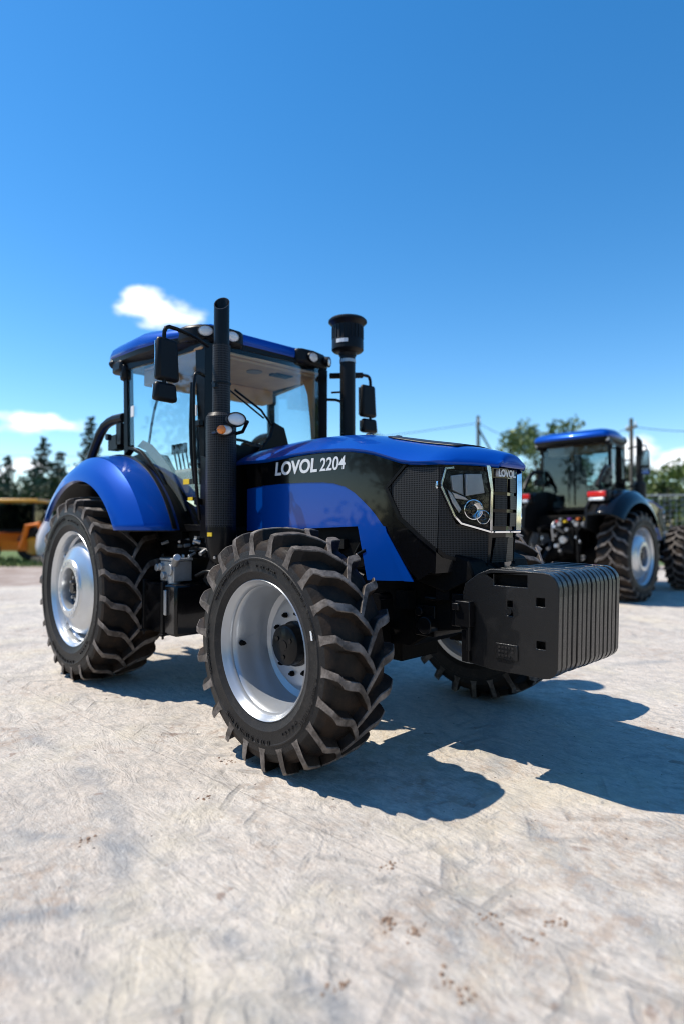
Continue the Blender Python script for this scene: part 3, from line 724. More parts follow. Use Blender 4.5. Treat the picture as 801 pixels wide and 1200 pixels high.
    def rcorner(cx, cz, a0, a1, r=rc, n=4): return [(cx + r * cos(lerp(a0, a1, k / n)), cz + r * sin(lerp(a0, a1, k / n))) for k in range(n + 1)]
    outl = [(x0, .80), (x0, .665), (.835, .625), (1.0, zb)] + rcorner(1.30, zb + .075, -pi / 2, -.15, .072) + rcorner(x1 - .09, zt - .09, 0.05, pi / 2, .085) + [(.985, zt), (.90, 1.135), (.815, 1.075), (.80, 1.02), (.80, .97), (.845, .97), (.845, .80)]
    slot = [(1.005, 1.078), (1.005, 1.142), (1.205, 1.142), (1.205, 1.078)]
    np_ = 14; pitch = .79 / np_
    for i in range(np_):
        y0 = -.395 + i * pitch; jx, jz = (random.Random(i + 70).uniform(-.0016, .0016), random.Random(i + 90).uniform(-.003, .003))
        holes = [slot]
        if i == 0: holes += [[(1.255, .985), (1.255, 1.03), (1.305, 1.03), (1.305, .985)], [(1.255, .765), (1.255, .805), (1.305, .805), (1.305, .765)], [(1.085, .92), (1.085, 1.0), (1.118, 1.0), (1.118, .92)]]
        b = MB(); b.prism(outl, holes, fn=lambda u, v, d: (u + jx, d, v + jz), d0=y0 + .002, d1=y0 + pitch - random.Random(i).uniform(.009, .0115))
        pl = b.build('weight_plate', 'cast', root, bevel=.009)
        b = MB(); b.prism([(p[0] * .985 + .015, lerp(.88, p[1], .985)) for p in outl[:-3]] , fn=lambda u, v, d: (u, d, v), d0=y0 + pitch - .012, d1=y0 + pitch + .002) if i < np_ - 1 else b.box((1.1, .38, .9), (.3, .01, .3))
        b.build('spacer', 'black_dull', pl)
        if i == 0:
            b = MB(); ya = y0 - .004
            b.box((1.085, y0 - .001, .722), (.135, .012, .085)); o = b.build('cast_label', 'cast', pl, bevel=.004)
            b = MB()
            for r_ in range(3):
                for k in range(5):
                    if (r_, k) in ((2, 4), (1, 3)): continue
                    b.box((1.045 + k * .020, y0 - .008, .745 - r_ * .022), (.013, .005, .010))
            b.build('cast_marks', 'rubber_side', pl)
            b = MB(); b.prism([(1.085, .935), (1.12, .935), (1.12, .965), (1.085, .965)], fn=lambda u, v, d: (u, d, v), d0=y0 + .006, d1=y0 + .012); b.cyl((1.10, y0 - .004, .94), (1.10, y0 + .01, .94), .016, n=16); b.build('plate_bolt', 'cast', pl)
    b = MB()
    b.box((.83, 0, .885), (.055, .86, .15)); b.box((.74, 0, .90), (.16, .62, .20))
    b.build('weight_bracket', 'black', root, bevel=.006)
    for s_ in (-1, 1):
        b = MB(); b.box((.835, s_ * .425, .905), (.10, .05, .145)); b.box((.80, s_ * .455, .945), (.045, .03, .04)); b.cyl((.865, s_ * .43, .70), (.865, s_ * .43, .84), .014, n=10); b.box((.835, s_ * .412, .74), (.05, .02, .22))
        b.build('bracket_clamp', 'black', root, bevel=.005)
    # ---------------- fuel tank, step box, valve
    b = MB(); b.box((-1.74, -.775, .735), (.56, .40, .41)); tk = b.build('fuel_tank', 'black_gloss', root, bevel=.022)
    for x in (-1.99, -1.66):
        b = MB(); b.box((x, -.775, .735), (.035, .425, .435)); b.box((x, -.985, .525), (.06, .03, .02)); b.cyl((x, -.975, .49), (x, -.975, .56), .010, n=8); b.build('tank_strap', 'black', tk, bevel=.004)
    b = MB(); b.box((-1.60, -.985, .79), (.035, .02, .20)); b.build('tank_handle', 'steel', tk, bevel=.006)
    b = MB(); b.box((-1.66, -.86, 1.035), (.22, .16, .16)); b.cyl((-1.60, -.93, 1.05), (-1.60, -.96, 1.05), .045, n=18); b.cyl((-1.74, -.93, 1.07), (-1.74, -.965, 1.07), .03, n=14); b.cyl((-1.70, -.93, 1.0), (-1.70, -.965, 1.0), .03, n=14)
    b.cyl((-1.79, -.90, 1.06), (-1.79, -.97, 1.06), .03, n=14); b.box((-1.66, -.86, 1.13), (.24, .17, .02)); b.cyl((-1.62, -.90, .93), (-1.62, -.90, 1.0), .05, n=16)
    for k in range(5): b.cyl((-1.76 + k * .05, -.80 - .02 * (k % 2), 1.13), (-1.76 + k * .05, -.80 - .02 * (k % 2), 1.165), .010, n=8)
    b.cyl((-1.58, -.92, 1.09), (-1.46, -.96, 1.155), .030, n=16); b.build('hydraulic_valve', 'steel', root, bevel=.004)
    b = MB(); b.box((-1.30, -.72, 1.06), (.09, .09, .26), Matrix.Rotation(radians(28), 3, 'Y')); b.tube([(-1.45, -.80, 1.0), (-1.3, -.78, 1.06), (-1.15, -.74, .98), (-1.1, -.6, .9)], .014, smooth=2)
    b.box((-1.15, -.50, 1.02), (.5, .12, .3)); b.tube([(-1.9, -.6, 1.2), (-1.6, -.72, 1.22), (-1.3, -.62, 1.18), (-1.0, -.6, 1.25)], .016, smooth=2)
    b.build('hydraulic_pipes', 'black', root)
    for k in range(22):
        b = MB(); r2 = random.Random(k + 9); x = r2.uniform(-2.1, -1.2); y = r2.uniform(-.78, -.55); z = r2.uniform(1.17, 1.33)
        (b.cyl((x, y, z), (x + r2.uniform(-.05, .05), y - .05, z + r2.uniform(-.03, .03)), r2.uniform(.008, .02), n=8) if k % 2 else b.box((x, y, z), (r2.uniform(.02, .08), .03, r2.uniform(.01, .03))))
        b.build('pipe_fitting', 'steel', root)
    b = MB(); b.box((-2.0, 0, 1.20), (1.5, 1.3, .16)); b.box((-1.55, 0, 1.33), (.5, 1.34, .12)); b.build('cab_floor', 'black_dull', root, bevel=.02)
    # ---------------- exhaust
    ex, ey = -1.25, -.70
    b = MB(); b.cyl((ex, ey, 1.38), (ex, ey, 2.255), .119, n=44); b.cyl((ex, ey, 2.255), (ex, ey, 2.285), .119, .10, n=44)
    ea = b.build('exhaust_stack', 'perf', root, sharp=40, origin=(ex, ey, 0))
    def exc(bb, nm, mt, **k):
        o = bb.build(nm, mt, None, **k); o.data.transform(Matrix.Translation((-ex, -ey, 0))); o.parent = ea; return o
    b = MB(); b.lathe([(.119, 1.40), (.121, 1.30), (.11, 1.22), (.085, 1.13), (.06, 1.10), (0, 1.10)], (ex, ey, 0), 'z', 40); b.cyl((ex, ey, 1.15), (ex + .25, ey + .25, 1.05), .05, n=16); exc(b, 'exhaust_bowl', 'black')
    b = MB(); b.box((ex + .03, ey - .118, 1.335), (.05, .008, .03), Matrix.Rotation(.2, 3, 'Z')); exc(b, 'warning_sticker', 'yellow')
    b = MB(); b.cyl((ex, ey, 2.28), (ex, ey, 2.83), .070, n=32); exc(b, 'pipe_shield', 'perf')
    b = MB(); b.cyl((ex, ey, 2.52), (ex, ey, 2.535), .076, n=24); b.box((ex + .02, ey - .07, 2.50), (.04, .03, .03)); exc(b, 'shield_clamp', 'black')
    # plain top pipe with slanted mouth
    b = MB(); rows = []
    for r_, zz in ((.061, 2.75), (.061, 3.0), (.061, None), (.054, None), (.054, 3.0), (.054, 2.9)):
        row = []
        for k in range(32):
            a = 2 * pi * k / 32; cx_, cy_ = r_ * cos(a), r_ * sin(a)
            z = zz if zz else 3.17 - (cx_ * .7 - cy_ * .7) * 1.15
            row.append((ex + cx_, ey + cy_, z))
        rows.append(row)
    b.grid(rows, closed=True); b.cyl((ex, ey, 2.88), (ex, ey, 2.9), .056, n=24); exc(b, 'tail_pipe', 'black')
    # ---------------- air intake
    ax, ay = -1.25, .70
    b = MB(); b.cyl((ax, ay, 1.95), (ax, ay, 3.02), .072, n=32); ai = b.build('air_intake', 'plastic', root, sharp=40)
    b = MB(); b.cyl((ax, ay, 2.955), (ax, ay, 2.985), .076, n=32); b.build('clamp_band', 'steel', ai)
    b = MB(); b.lathe([(0, 3.02), (.08, 3.02), (.085, 3.045), (.135, 3.06), (.15, 3.075), (.15, 3.16), (.146, 3.17), (.146, 3.30), (.165, 3.325), (.182, 3.34), (.182, 3.355), (.165, 3.372), (.10, 3.385), (0, 3.39)], (ax, ay, 0), 'z', 48)
    for k in range(24):
        a = 2 * pi * k / 24; b.box((ax + .148 * cos(a), ay + .148 * sin(a), 3.235), (.006, .01, .12), Matrix.Rotation(a, 3, 'Z'))
    pc = b.build('pre_cleaner', 'plastic', ai)
    b = MB(); a = radians(-66)
    for k in range(3):
        aa = a + (k - 1) * .24; b.box((ax + .1505 * cos(aa), ay + .1505 * sin(aa), 3.135), (.004, .040, .035), Matrix.Rotation(aa, 3, 'Z'))
    b.build('white_label', 'white', pc)
    # ---------------- cab
    A = Vector((-1.55, -.68, 0)); B = Vector((-2.62, -.86, 0)); dn = Vector((-.18, 0, 0)); t_ = (B - A); nn = Vector((t_.y, -t_.x, 0)).normalized()
    if nn.y > 0: nn = -nn
    def D(s_):
        def f(u, z, d=0):
            p = A + t_ * u + nn * d; return (p.x, p.y if s_ < 0 else -p.y, z)
        return f
    bar = lambda bb, p, q, w, h: bb.tube([p, q], w, n=8)
    cabf = MB()
    for s_ in (-1, 1):
        f = D(s_)
        cabf.prism([(-.02, 1.36), (-.03, 2.93), (.085, 2.93), (.075, 2.6), (.02, 1.9), (.02, 1.36)], fn=lambda u, v, d: f(u, v, d), d0=-.085, d1=.012)
        cabf.prism([(.955, 2.10), (.985, 2.93), (1.03, 2.93), (1.01, 2.06)], fn=lambda u, v, d: f(u, v, d), d0=-.06, d1=.012)
        # lower frame following the wing
        arc_ = [(1.0, 2.12), (.90, 2.10), (.80, 2.055), (.70, 1.965), (.60, 1.865), (.50, 1.745), (.43, 1.62), (.37, 1.50), (.335, 1.39)]
        inn = [(p[0] - .026, p[1] + .022) for p in arc_]; inn[-1] = (.285, 1.42); arc_ = arc_[:-1] + [(.30, 1.36)]
        cabf.prism(arc_[::-1] + inn, fn=lambda u, v, d: f(u, v, d), d0=-.04, d1=.016)
        cabf.prism([(.30, 1.36), (.0, 1.36), (.0, 1.405), (.29, 1.42)], fn=lambda u, v, d: f(u, v, d), d0=-.05, d1=.02)
        cabf.prism([(-.02, 2.88), (1.02, 2.86), (1.02, 2.95), (-.02, 2.95)], fn=lambda u, v, d: f(u, v, d), d0=-.05, d1=.01)
    for x, w, z0 in ((-1.555, .66, 1.98), (-2.63, .86, 1.30)):
        cabf.box((x, 0, z0 + .05), (.05, 2 * w, .14)); cabf.box((x, 0, 2.955), (.05, 2 * w, .035))
    cabf.box((-1.50, 0, 1.62), (.10, 1.34, .72))
    for s_ in (-1, 1): cabf.prism([(-1.56, 1.30), (-1.42, 1.30), (-1.42, 1.95), (-1.56, 1.98)], fn=lambda u, v, d: (u, s_ * d, v), d0=.30, d1=.70)
    cab = cabf.build('cab', 'black', root, bevel=.006)
    # pale inner seal and grey trim behind the door glass
    for s_ in (-1, 1):
        f = D(s_)
        b = MB(); P1 = [(.90, 2.14), (.78, 2.09), (.66, 1.985), (.55, 1.87), (.46, 1.74), (.39, 1.61), (.33, 1.48)]; P2 = [(p[0] - .075, p[1] + .05) for p in P1[::-1]]
        b.prism(P1 + P2, fn=lambda u, v, d: f(u, v, d), d0=-.06, d1=-.048); b.build('inner_trim', 'trim', cab)
        # door: frame, glass, handle
        b = MB(); gl_ = [(.07, 2.87), (.975, 2.86), (.955, 2.15), (.88, 2.145), (.76, 2.08), (.65, 1.98), (.55, 1.87), (.45, 1.74), (.39, 1.63), (.33, 1.50), (.285, 1.42), (.03, 1.41), (.02, 2.0)]
        b.prism(gl_, fn=lambda u, v, d: f(u, v, d), d0=-.004, d1=.002)
        dr = b.build('door', 'glass', cab)
        b = MB(); b.tube([(-1.53, s_ * .69, 2.645), (-1.46, s_ * .79, 2.645), (-1.45, s_ * .83, 2.60), (-1.45, s_ * .83, 2.2), (-1.46, s_ * .80, 1.75), (-1.50, s_ * .74, 1.45)], .014, smooth=1)
        b.tube([f(.10, 2.60, .03), f(.105, 2.1, .04), f(.06, 1.75, .03)], .017, smooth=1); b.build('grab_rail', 'black', cab)
        for zz in (2.25, 1.60): b = MB(); b.box(f(.02, zz, .03), (.08, .04, .05)); b.build('hinge', 'black', dr, bevel=.006)
        b = MB(); b.box(f(.055, 2.36, .03), (.03, .01, .09)); b.build('sticker', 'white', cab)
        b = MB(); b.box(f(.19, 1.775, .006), (.10, .006, .045)); b.build('warning_sticker', 'yellow', dr)
        b = MB(); b.box(f(.14, 1.628, .006), (.075, .005, .028)); b.build('warning_sticker', 'yellow', dr)
        b = MB(); b.box(f(.90, 2.46, .006), (.06, .005, .10)); b.build('white_sticker', 'white', dr)
    b = MB(); b.prism([(-.61, 2.10), (.61, 2.10), (.60, 2.94), (-.60, 2.94)], fn=lambda u, v, d: (-1.545 + d + .03 * (1 - (u / .65) ** 2), u, v), d0=0, d1=.005)
    b.build('windscreen', 'glass', cab)
    b = MB(); b.prism([(-.80, 1.70), (.80, 1.70), (.80, 2.88), (-.80, 2.88)], fn=lambda u, v, d: (-2.645 + d, u, v), d0=0, d1=.005); rg = b.build('rear_window', 'glass', cab)
    b = MB(); b.tube([(-2.665, 0, 1.75), (-2.67, 0, 2.85)], .010); b.tube([(-2.67, .15, 1.78), (-2.69, .15, 2.30), (-2.68, .1, 2.32)], .008); b.box((-2.66, 0, 1.68), (.02, 1.6, .05)); b.build('rear_window_frame', 'black', rg)
    # wiper
    b = MB(); b.tube([(-1.49, .02, 2.26), (-1.47, -.15, 2.42), (-1.48, -.42, 2.56)], .010, smooth=0); b.tube([(-1.50, -.10, 2.36), (-1.50, -.58, 2.62)], .008)
    b.build('wiper', 'black', cab)
    b = MB(); b.prism([(-.18, 2.05), (.18, 2.05), (.13, 2.20), (.10, 2.29), (-.02, 2.33), (-.06, 2.20)], fn=lambda u, v, d: (-1.50 + d, u, v), d0=0, d1=.05); b.build('wiper_cover', 'black', cab, bevel=.012)
    # interior
    b = MB(); b.box((-2.06, 0, 2.885), (1.04, 1.42, .03)); b.box((-2.5, 0, 2.80), (.2, 1.4, .14)); b.box((-1.64, 0, 2.862), (.14, 1.22, .035)); b.build('headliner', 'liner', cab, bevel=.02)
    for s_ in (-1, 1):
        b = MB(); b.prism([(.03, 2.86), (.20, 2.86), (.12, 2.70), (.075, 2.45), (.03, 2.0)], fn=lambda u, v, d: D(s_)(u, v, d), d0=-.12, d1=-.09); b.build('post_trim', 'liner', cab)
    b = MB(); b.cyl((-1.85, .05, 2.872), (-1.85, .05, 2.862), .075, n=28); b.cyl((-1.85, -.35, 2.872), (-1.85, -.35, 2.862), .075, n=28); b.build('speaker', 'trim', cab)
    b = MB(); b.box((-1.72, .27, 2.845), (.12, .20, .02));
    for k in range(5): b.box((-1.70, .20 + k * .035, 2.832), (.08, .012, .012))
    b.build('air_vent', 'plastic', cab)
    b = MB(); b.box((-1.66, 0, 1.86), (.16, .62, .36)); b.box((-1.70, 0, 2.08), (.16, .36, .13), Matrix.Rotation(radians(25), 3, 'Y')); b.build('dashboard', 'plastic', cab, bevel=.03)
    b = MB()
    for k in range(32): pass
    rows = []
    for k in range(33):
        a = 2 * pi * k / 32; cc = Vector((-1.90 + .19 * cos(a) * .87, .19 * sin(a), 2.14 - .19 * cos(a) * .5)); rows.append(cc)
    b.tube(rows, .014, n=8); b.cyl((-1.90, 0, 2.13), (-1.74, 0, 1.85), .03, n=12)
    for a in (0, 2.1, 4.2): b.cyl((-1.90, 0, 2.13), (-1.90 + .19 * cos(a) * .87, .19 * sin(a), 2.14 - .19 * cos(a) * .5), .012, n=8)
    b.build('steering_wheel', 'plastic', cab)
    b = MB(); b.box((-2.28, 0, 1.78), (.50, .50, .14)); b.box((-2.50, 0, 2.13), (.13, .46, .58), Matrix.Rotation(radians(-10), 3, 'Y'), taper=(1, .85)); b.box((-2.55, 0, 2.50), (.09, .26, .18)); b.box((-2.25, -.30, 2.0), (.30, .07, .05)); b.box((-2.25, .30, 2.0), (.30, .07, .05))
    b.build('driver_seat', 'seat', cab, bevel=.045)
    for s_ in (-1, 1): q = MB(); q.prism([(-1.60, 1.38), (-2.2, 1.38), (-2.45, 1.85), (-2.2, 1.80), (-1.95, 1.62), (-1.62, 1.50)], fn=lambda u, v, d: (u, s_ * d, v), d0=.60, d1=.64); q.build('side_lining', 'plastic', cab); b = MB(); b.box((-2.28, 0, 1.52), (.4, .4, .38)); b.build('seat_base', 'plastic', cab)
    b = MB(); b.box((-2.20, -.50, 1.78), (.70, .24, .26)); b.box((-2.25, .52, 1.72), (.6, .22, .22)); b.build('side_console', 'trim', cab, bevel=.04)
    for k in range(4):
        b = MB(); b.cyl((-2.05 - k * .07, -.52, 1.9), (-2.08 - k * .07, -.54, 2.08), .008, n=8); b.box((-2.085 - k * .07, -.545, 2.11), (.035, .03, .09)); b.build('lever', 'plastic', cab, bevel=.008)
    b = MB(); b.tube([(-2.50, -.70, 2.10), (-2.48, -.66, 2.45), (-2.42, -.64, 2.62), (-2.30, -.62, 2.65)], .012, smooth=2); b.build('inner_grab_rail', 'plastic', cab)
    b = MB(); b.box((-1.62, -.60, 2.05), (.03, .10, .07)); b.cyl((-1.60, -.55, 1.95), (-1.62, -.60, 2.05), .008, n=8); b.build('monitor', 'white', cab)
    # ---------------- roof
    rp = [(-2.93, .84), (-2.90, .90), (-2.80, .93), (-2.3, .90), (-1.85, .83), (-1.72, .775), (-1.63, .735), (-1.56, .62), (-1.545, .42)]
    def ring(sc, z, ins=0, bumpf=None):
        pts = [(x, -y) for x, y in rp] + [(x, y) for x, y in reversed(rp)]
        out = []
        cx0 = -2.1
        for x, y in pts:
            X = cx0 + (x - cx0) * sc; Y = y * sc
            zz = z(X, Y) if callable(z) else z
            out.append((X, Y, zz))
        return out
    def topz(base, crown):
        def f(X, Y):
            corner = min(1, 1.6 * max(0, 1 - abs(abs(Y) - .54) / .26)) * max(0, min(1, (X + 2.0) / .35))
            dip = -.05 * max(0, min(1, (X + 1.9) / .45)) * max(0, 1 - abs(Y) / .5)
            t_ = max(0, min(1, (X + 2.25) / .65)); crown2 = crown * lerp(1, .42, t_ * t_ * (3 - 2 * t_)) * lerp(1, .72, max(0, min(1, -(X + 2.5) / .45)))
            return base + crown2 + .060 * corner + dip * .6
        return f
    b = MB(); rows = [ring(.985, 2.985), ring(1.0, 3.0), ring(1.0, topz(3.0, .04)), ring(.985, topz(3.0, .085)), ring(.94, topz(3.0, .13)), ring(.86, topz(3.0, .165)), ring(.70, topz(3.0, .185)), ring(.45, topz(3.0, .195)), ring(.2, topz(3.0, .20))]
    b.grid(rows, closed=True); b.f.append(tuple(range(len(b.v) - 18, len(b.v)))); b.m.append(0)
    roof = b.build('roof', 'blue', cab, sharp=45)
    b = MB(); uz = lambda z: (lambda X, Y: z + .035 * max(0, min(1, (X + 1.9) / .35)) * (abs(Y) < .5))
    rows = [ring(.90, uz(2.90)), ring(.955, uz(2.925)), ring(.985, uz(2.945)), ring(.99, 2.99), ring(.9, 3.0)]
    b.grid(rows, closed=True); b.f.append(tuple(range(18))); b.m.append(0); b.build('roof_underside', 'plastic', roof, sharp=30)
    for s_ in (-1, 1):
        b = MB(); b.prism([(-1.75, .30), (-1.53, .29), (-1.485, .36), (-1.475, .50), (-1.51, .64), (-1.57, .735), (-1.66, .785), (-1.80, .795)], fn=lambda u, v, d: (u, s_ * v, d), d0=2.94, d1=3.082); b.build('lamp_housing', 'plastic', roof, bevel=.03)
        b = MB(); b.box((-2.72, s_ * .86, 2.90), (.20, .12, .12)); b.box((-2.64, s_ * .86, 2.84), (.09, .09, .16)); b.build('lamp_housing', 'plastic', roof, bevel=.03)
    def lamp(c, d, r=.055, par=roof, asp=.72, nm='work_lamp'):
        c = Vector(c); d = Vector(d).normalized(); q = d.to_track_quat('Z', 'Y').to_matrix()
        def el(rr, dd, n=26): return [c + q @ Vector((rr * cos(2 * pi * k / n), rr * asp * sin(2 * pi * k / n), dd)) for k in range(n)]
        b = MB(); b.grid([el(r * .7, -.06), el(r * 1.12, -.03), el(r * 1.12, .008), el(r * 1.0, .012), el(r * .98, 0)], closed=True); h = b.build(nm, 'plastic', par)
        b = MB(); b.grid([el(r * .98, .002), el(r * .8, .009), el(r * .4, .013)], closed=True); b.f.append(tuple(len(b.v) - 1 - k for k in range(26))); b.m.append(0); b.build('lens', 'white_lens', h); return h
    for s_ in (-1, 1):
        lamp((-1.505, s_ * .69, 3.012), (1, s_ * .65, -.15), .062); lamp((-1.462, s_ * .455, 3.005), (1, s_ * .08, -.15), .062)
        lamp((-2.84, s_ * .88, 2.945), (-1, s_ * .35, -.2), .055); 
    # ---------------- mirrors
    for s_ in (-1, 1):
        b = MB(); b.tube([(-1.45, s_ * .70, 2.87), (-1.40, s_ * .85, 2.90), (-1.364, s_ * 1.08, 2.925), (-1.364, s_ * 1.13, 2.90), (-1.364, s_ * 1.135, 2.80), (-1.364, s_ * 1.13, 2.36)], .016, smooth=1)
        ar = b.build('mirror_arm', 'black', cab)
        Rm = Matrix.Rotation(s_ * radians(-6), 3, 'Z')
        b = MB(); b.box((-1.375, s_ * 1.105, 2.665), (.075, .20, .33), Rm, taper=(.7, .88)); b.build('mirror', 'plastic', ar, bevel=.03)
        b = MB(); b.box((-1.415, s_ * 1.105, 2.665), (.006, .165, .28), Rm); b.build('mirror_glass', 'chrome', ar)
        b = MB(); b.box((-1.375, s_ * 1.12, 2.415), (.075, .20, .145), Rm, taper=(.8, .9)); b.build('lower_mirror', 'plastic', ar, bevel=.025)
        b = MB(); b.box((-1.415, s_ * 1.12, 2.415), (.006, .165, .11), Rm); b.build('mirror_glass', 'chrome', ar)
    b = MB(); b.cyl((-1.45, .66, 2.86), (-1.30, .95, 2.89), .028, n=14); b.tube([(-1.45, .68, 2.70), (-1.42, .80, 2.72), (-1.42, .95, 2.72)], .010, smooth=1); b.build('antenna_bracket', 'plastic', cab)
    b = MB(); b.box((-1.37, .81, 2.875), (.03, .03, .06)); b.build('sticker', 'white', cab)
    # ---------------- turn signals and bonnet lamps
    for s_ in (-1, 1):
        b = MB(); b.tube([(-1.45, s_ * .70, 2.12), (-1.25, s_ * .80, 2.12), (-1.05, s_ * .80, 2.12)], .014); b.tube([(-1.45, s_ * .66, 2.10), (-1.1, s_ * .60, 2.14), (-.98, s_ * .64, 2.20)], .014)
        br = b.build('lamp_bracket', 'black', cab)
        h = lamp((-1.05, s_ * .80, 2.125), (1, s_ * .9, .05), .062, br, .62, 'turn_signal')
        c = Vector((-1.062 + .02, s_ * .83, 2.125)); d = Vector((1, s_ * .9, .05)).normalized(); q = d.to_track_quat('Z', 'Y').to_matrix()
        b = MB(); n = 20; el = lambda rr, dd: [c + q @ Vector((rr * cos(2 * pi * k / n), rr * sin(2 * pi * k / n), dd)) for k in range(n)]
        b.grid([el(.033, -.01), el(.033, .008), el(.022, .018), el(.008, .022)], closed=True); b.f.append(tuple(len(b.v) - 1 - k for k in range(n))); b.m.append(0); b.build('amber_lens', 'amber', h)
        lamp((-.98, s_ * .74, 2.205), (1, s_ * .35, .05), .068, br, .72)
    # ---------------- fenders
    for s_ in (-1, 1):
        prof = [(1.25, .80), (1.262, .88), (1.250, .99), (1.228, 1.09), (1.145, 1.175), (1.065, 1.222), (1.012, 1.236), (1.004, 1.20)]
        rows = []
        for r_, y in prof:
            a0 = asin((1.365 - ZR) / r_); a1 = radians(142); row = []
            for k in range(41):
                a = lerp(a0, a1, k / 40); flat = 1.0 - .022 * max(0, cos((a - radians(95)) * 1.6))
                row.append((-WB + r_ * cos(a), s_ * y, ZR + r_ * sin(a) * flat))
            rows.append(row)
        b = MB(); b.grid(rows); fd = b.build('fender', 'blue', root, sharp=30, solid=.012)
        b = MB(); rows = []
        for r_, y in ((1.235, .66), (1.245, .86), (1.228, 1.02), (1.185, 1.125), (1.11, 1.19), (1.03, 1.20)):
            a0 = asin((1.375 - ZR) / r_); rows.append([(-WB + r_ * cos(lerp(a0, radians(141), k / 24)), s_ * y, ZR + .985 * r_ * sin(lerp(a0, radians(141), k / 24)) - .012) for k in range(25)])
        b.grid(rows); b.build('inner_liner', 'plastic', fd, solid=.01)
        b = MB(); b.prism([(-1.95, 1.2), (-1.95, 1.7), (-2.3, 2.05), (-2.7, 2.12), (-3.3, 2.05), (-3.75, 1.75), (-3.8, 1.35), (-3.3, 1.25)], fn=lambda u, v, d: (u, s_ * d, v), d0=.60, d1=.645); b.build('inner_guard', 'plastic', fd)
        b = MB(); rows = []
        for k in range(33):
            a = lerp(radians(26), radians(112), k / 32); r_ = 1.264; rows.append([(-WB + rr * cos(a), s_ * yy, ZR + rr * .982 * sin(a)) for rr, yy in ((r_ + .008, .83), (r_ + .008, .865), (r_, .872))])
        b.grid(rows); b.build('fender_seal', 'plastic', fd, solid=.012)
        # dark curved rear cowl of the cab above the wing
        b = MB(); b.tube([(-2.66, s_ * .86, 2.42), (-2.90, s_ * .88, 2.42), (-3.06, s_ * .90, 2.36), (-3.28, s_ * .90, 2.16), (-3.36, s_ * .90, 2.05)], .045, smooth=1); b.box((-2.85, s_ * .84, 2.20), (.20, .10, .14)); b.box((-2.72, s_ * .84, 2.27), (.10, .10, .20))
        b.cyl((-2.80, s_ * .93, 2.24), (-2.80, s_ * .97, 2.24), .03, n=12); b.build('rear_cowl', 'plastic', cab)
        # tail lights
        b = MB(); b.box((-3.54, s_ * .76, 1.93), (.16, .42, .22), Matrix.Rotation(s_ * radians(8), 3, 'Z')); tl = b.build('tail_light', 'plastic', root, bevel=.04)
        b = MB(); b.box((-3.62, s_ * .76, 1.965), (.06, .36, .10), Matrix.Rotation(s_ * radians(8), 3, 'Z')); b.build('red_lens', 'red', tl, bevel=.02)
        b = MB(); b.box((-3.63, s_ * .76, 1.875), (.05, .30, .06), Matrix.Rotation(s_ * radians(8), 3, 'Z')); b.build('white_lens', 'white_lens', tl, bevel=.015)
    # ---------------- rear linkage
    b = MB(); b.box((-3.05, 0, 1.45), (.5, 1.2, .28)); b.box((-3.2, 0, 1.1), (.35, .42, .5)); b.box((-3.3, 0, .62), (.5, .3, .1)); b.box((-3.5, 0, .60), (.5, .09, .05)); b.cyl((-3.3, 0, .85), (-3.48, 0, .85), .05, n=16)
    b.build('rear_housing', 'black_dull', root, bevel=.02)
    for s_ in (-1, 1):
        b = MB(); b.tube([(-3.05, s_ * .28, .72), (-3.5, s_ * .36, .62), (-3.85, s_ * .42, .60)], .035, n=8); b.tube([(-3.1, s_ * .30, 1.32), (-3.45, s_ * .36, 1.36), (-3.62, s_ * .38, 1.32)], .04, n=8); b.tube([(-3.6, s_ * .38, 1.32), (-3.58, s_ * .39, .66)], .025, n=8)
        b.cyl((-3.88, s_ * .37, .60), (-3.88, s_ * .47, .60), .06, n=16); b.cyl((-3.2, s_ * .22, 1.25), (-3.5, s_ * .36, .75), .04, n=12); b.build('lift_arm', 'black', root)
    b = MB(); b.tube([(-3.3, 0, 1.25), (-3.75, 0, 1.38)], .028, n=8); b.cyl((-3.3, 0, 1.12), (-3.42, 0, 1.12), .07, n=14); b.tube([(-3.2, .15, 1.5), (-3.5, .18, 1.45), (-3.4, .2, 1.1)], .02, smooth=2); b.build('top_link', 'steel', root)
    for k in range(6):
        b = MB(); x, y, z = -3.36, -.28 + k * .085, 1.52 - .05 * (k % 2)
        b.cyl((x + .1, y, z), (x - .03, y, z), .024, n=12); b.build('hydraulic_coupler', ('orange_plug', 'steel', 'green_plug', 'yellow', 'steel', 'red')[k], root)
    b = MB(); b.box((-3.31, -.45, 1.50), (.02, .14, .09)); b.build('rear_sticker', 'yellow', root)
    for k in range(14):
        b = MB(); r2 = random.Random(k + 300); p = Vector((-3.38, r2.uniform(-.45, .45), r2.uniform(.8, 1.45))); b.cyl(p, p + Vector((-.07, 0, r2.uniform(-.03, .03))), r2.uniform(.02, .05), n=12); b.build('linkage_fitting', 'steel', root)
    return root
TR = make_tractor()
tag(TR, 'large blue tractor with black front weights parked closest on the pale concrete', 'tractor', 'blue tractors in the yard')
# ------------------------------------------------------------------ background
MT['t2_glass'] = glass('tinted_glass', (.74, .82, .84), 1.4)
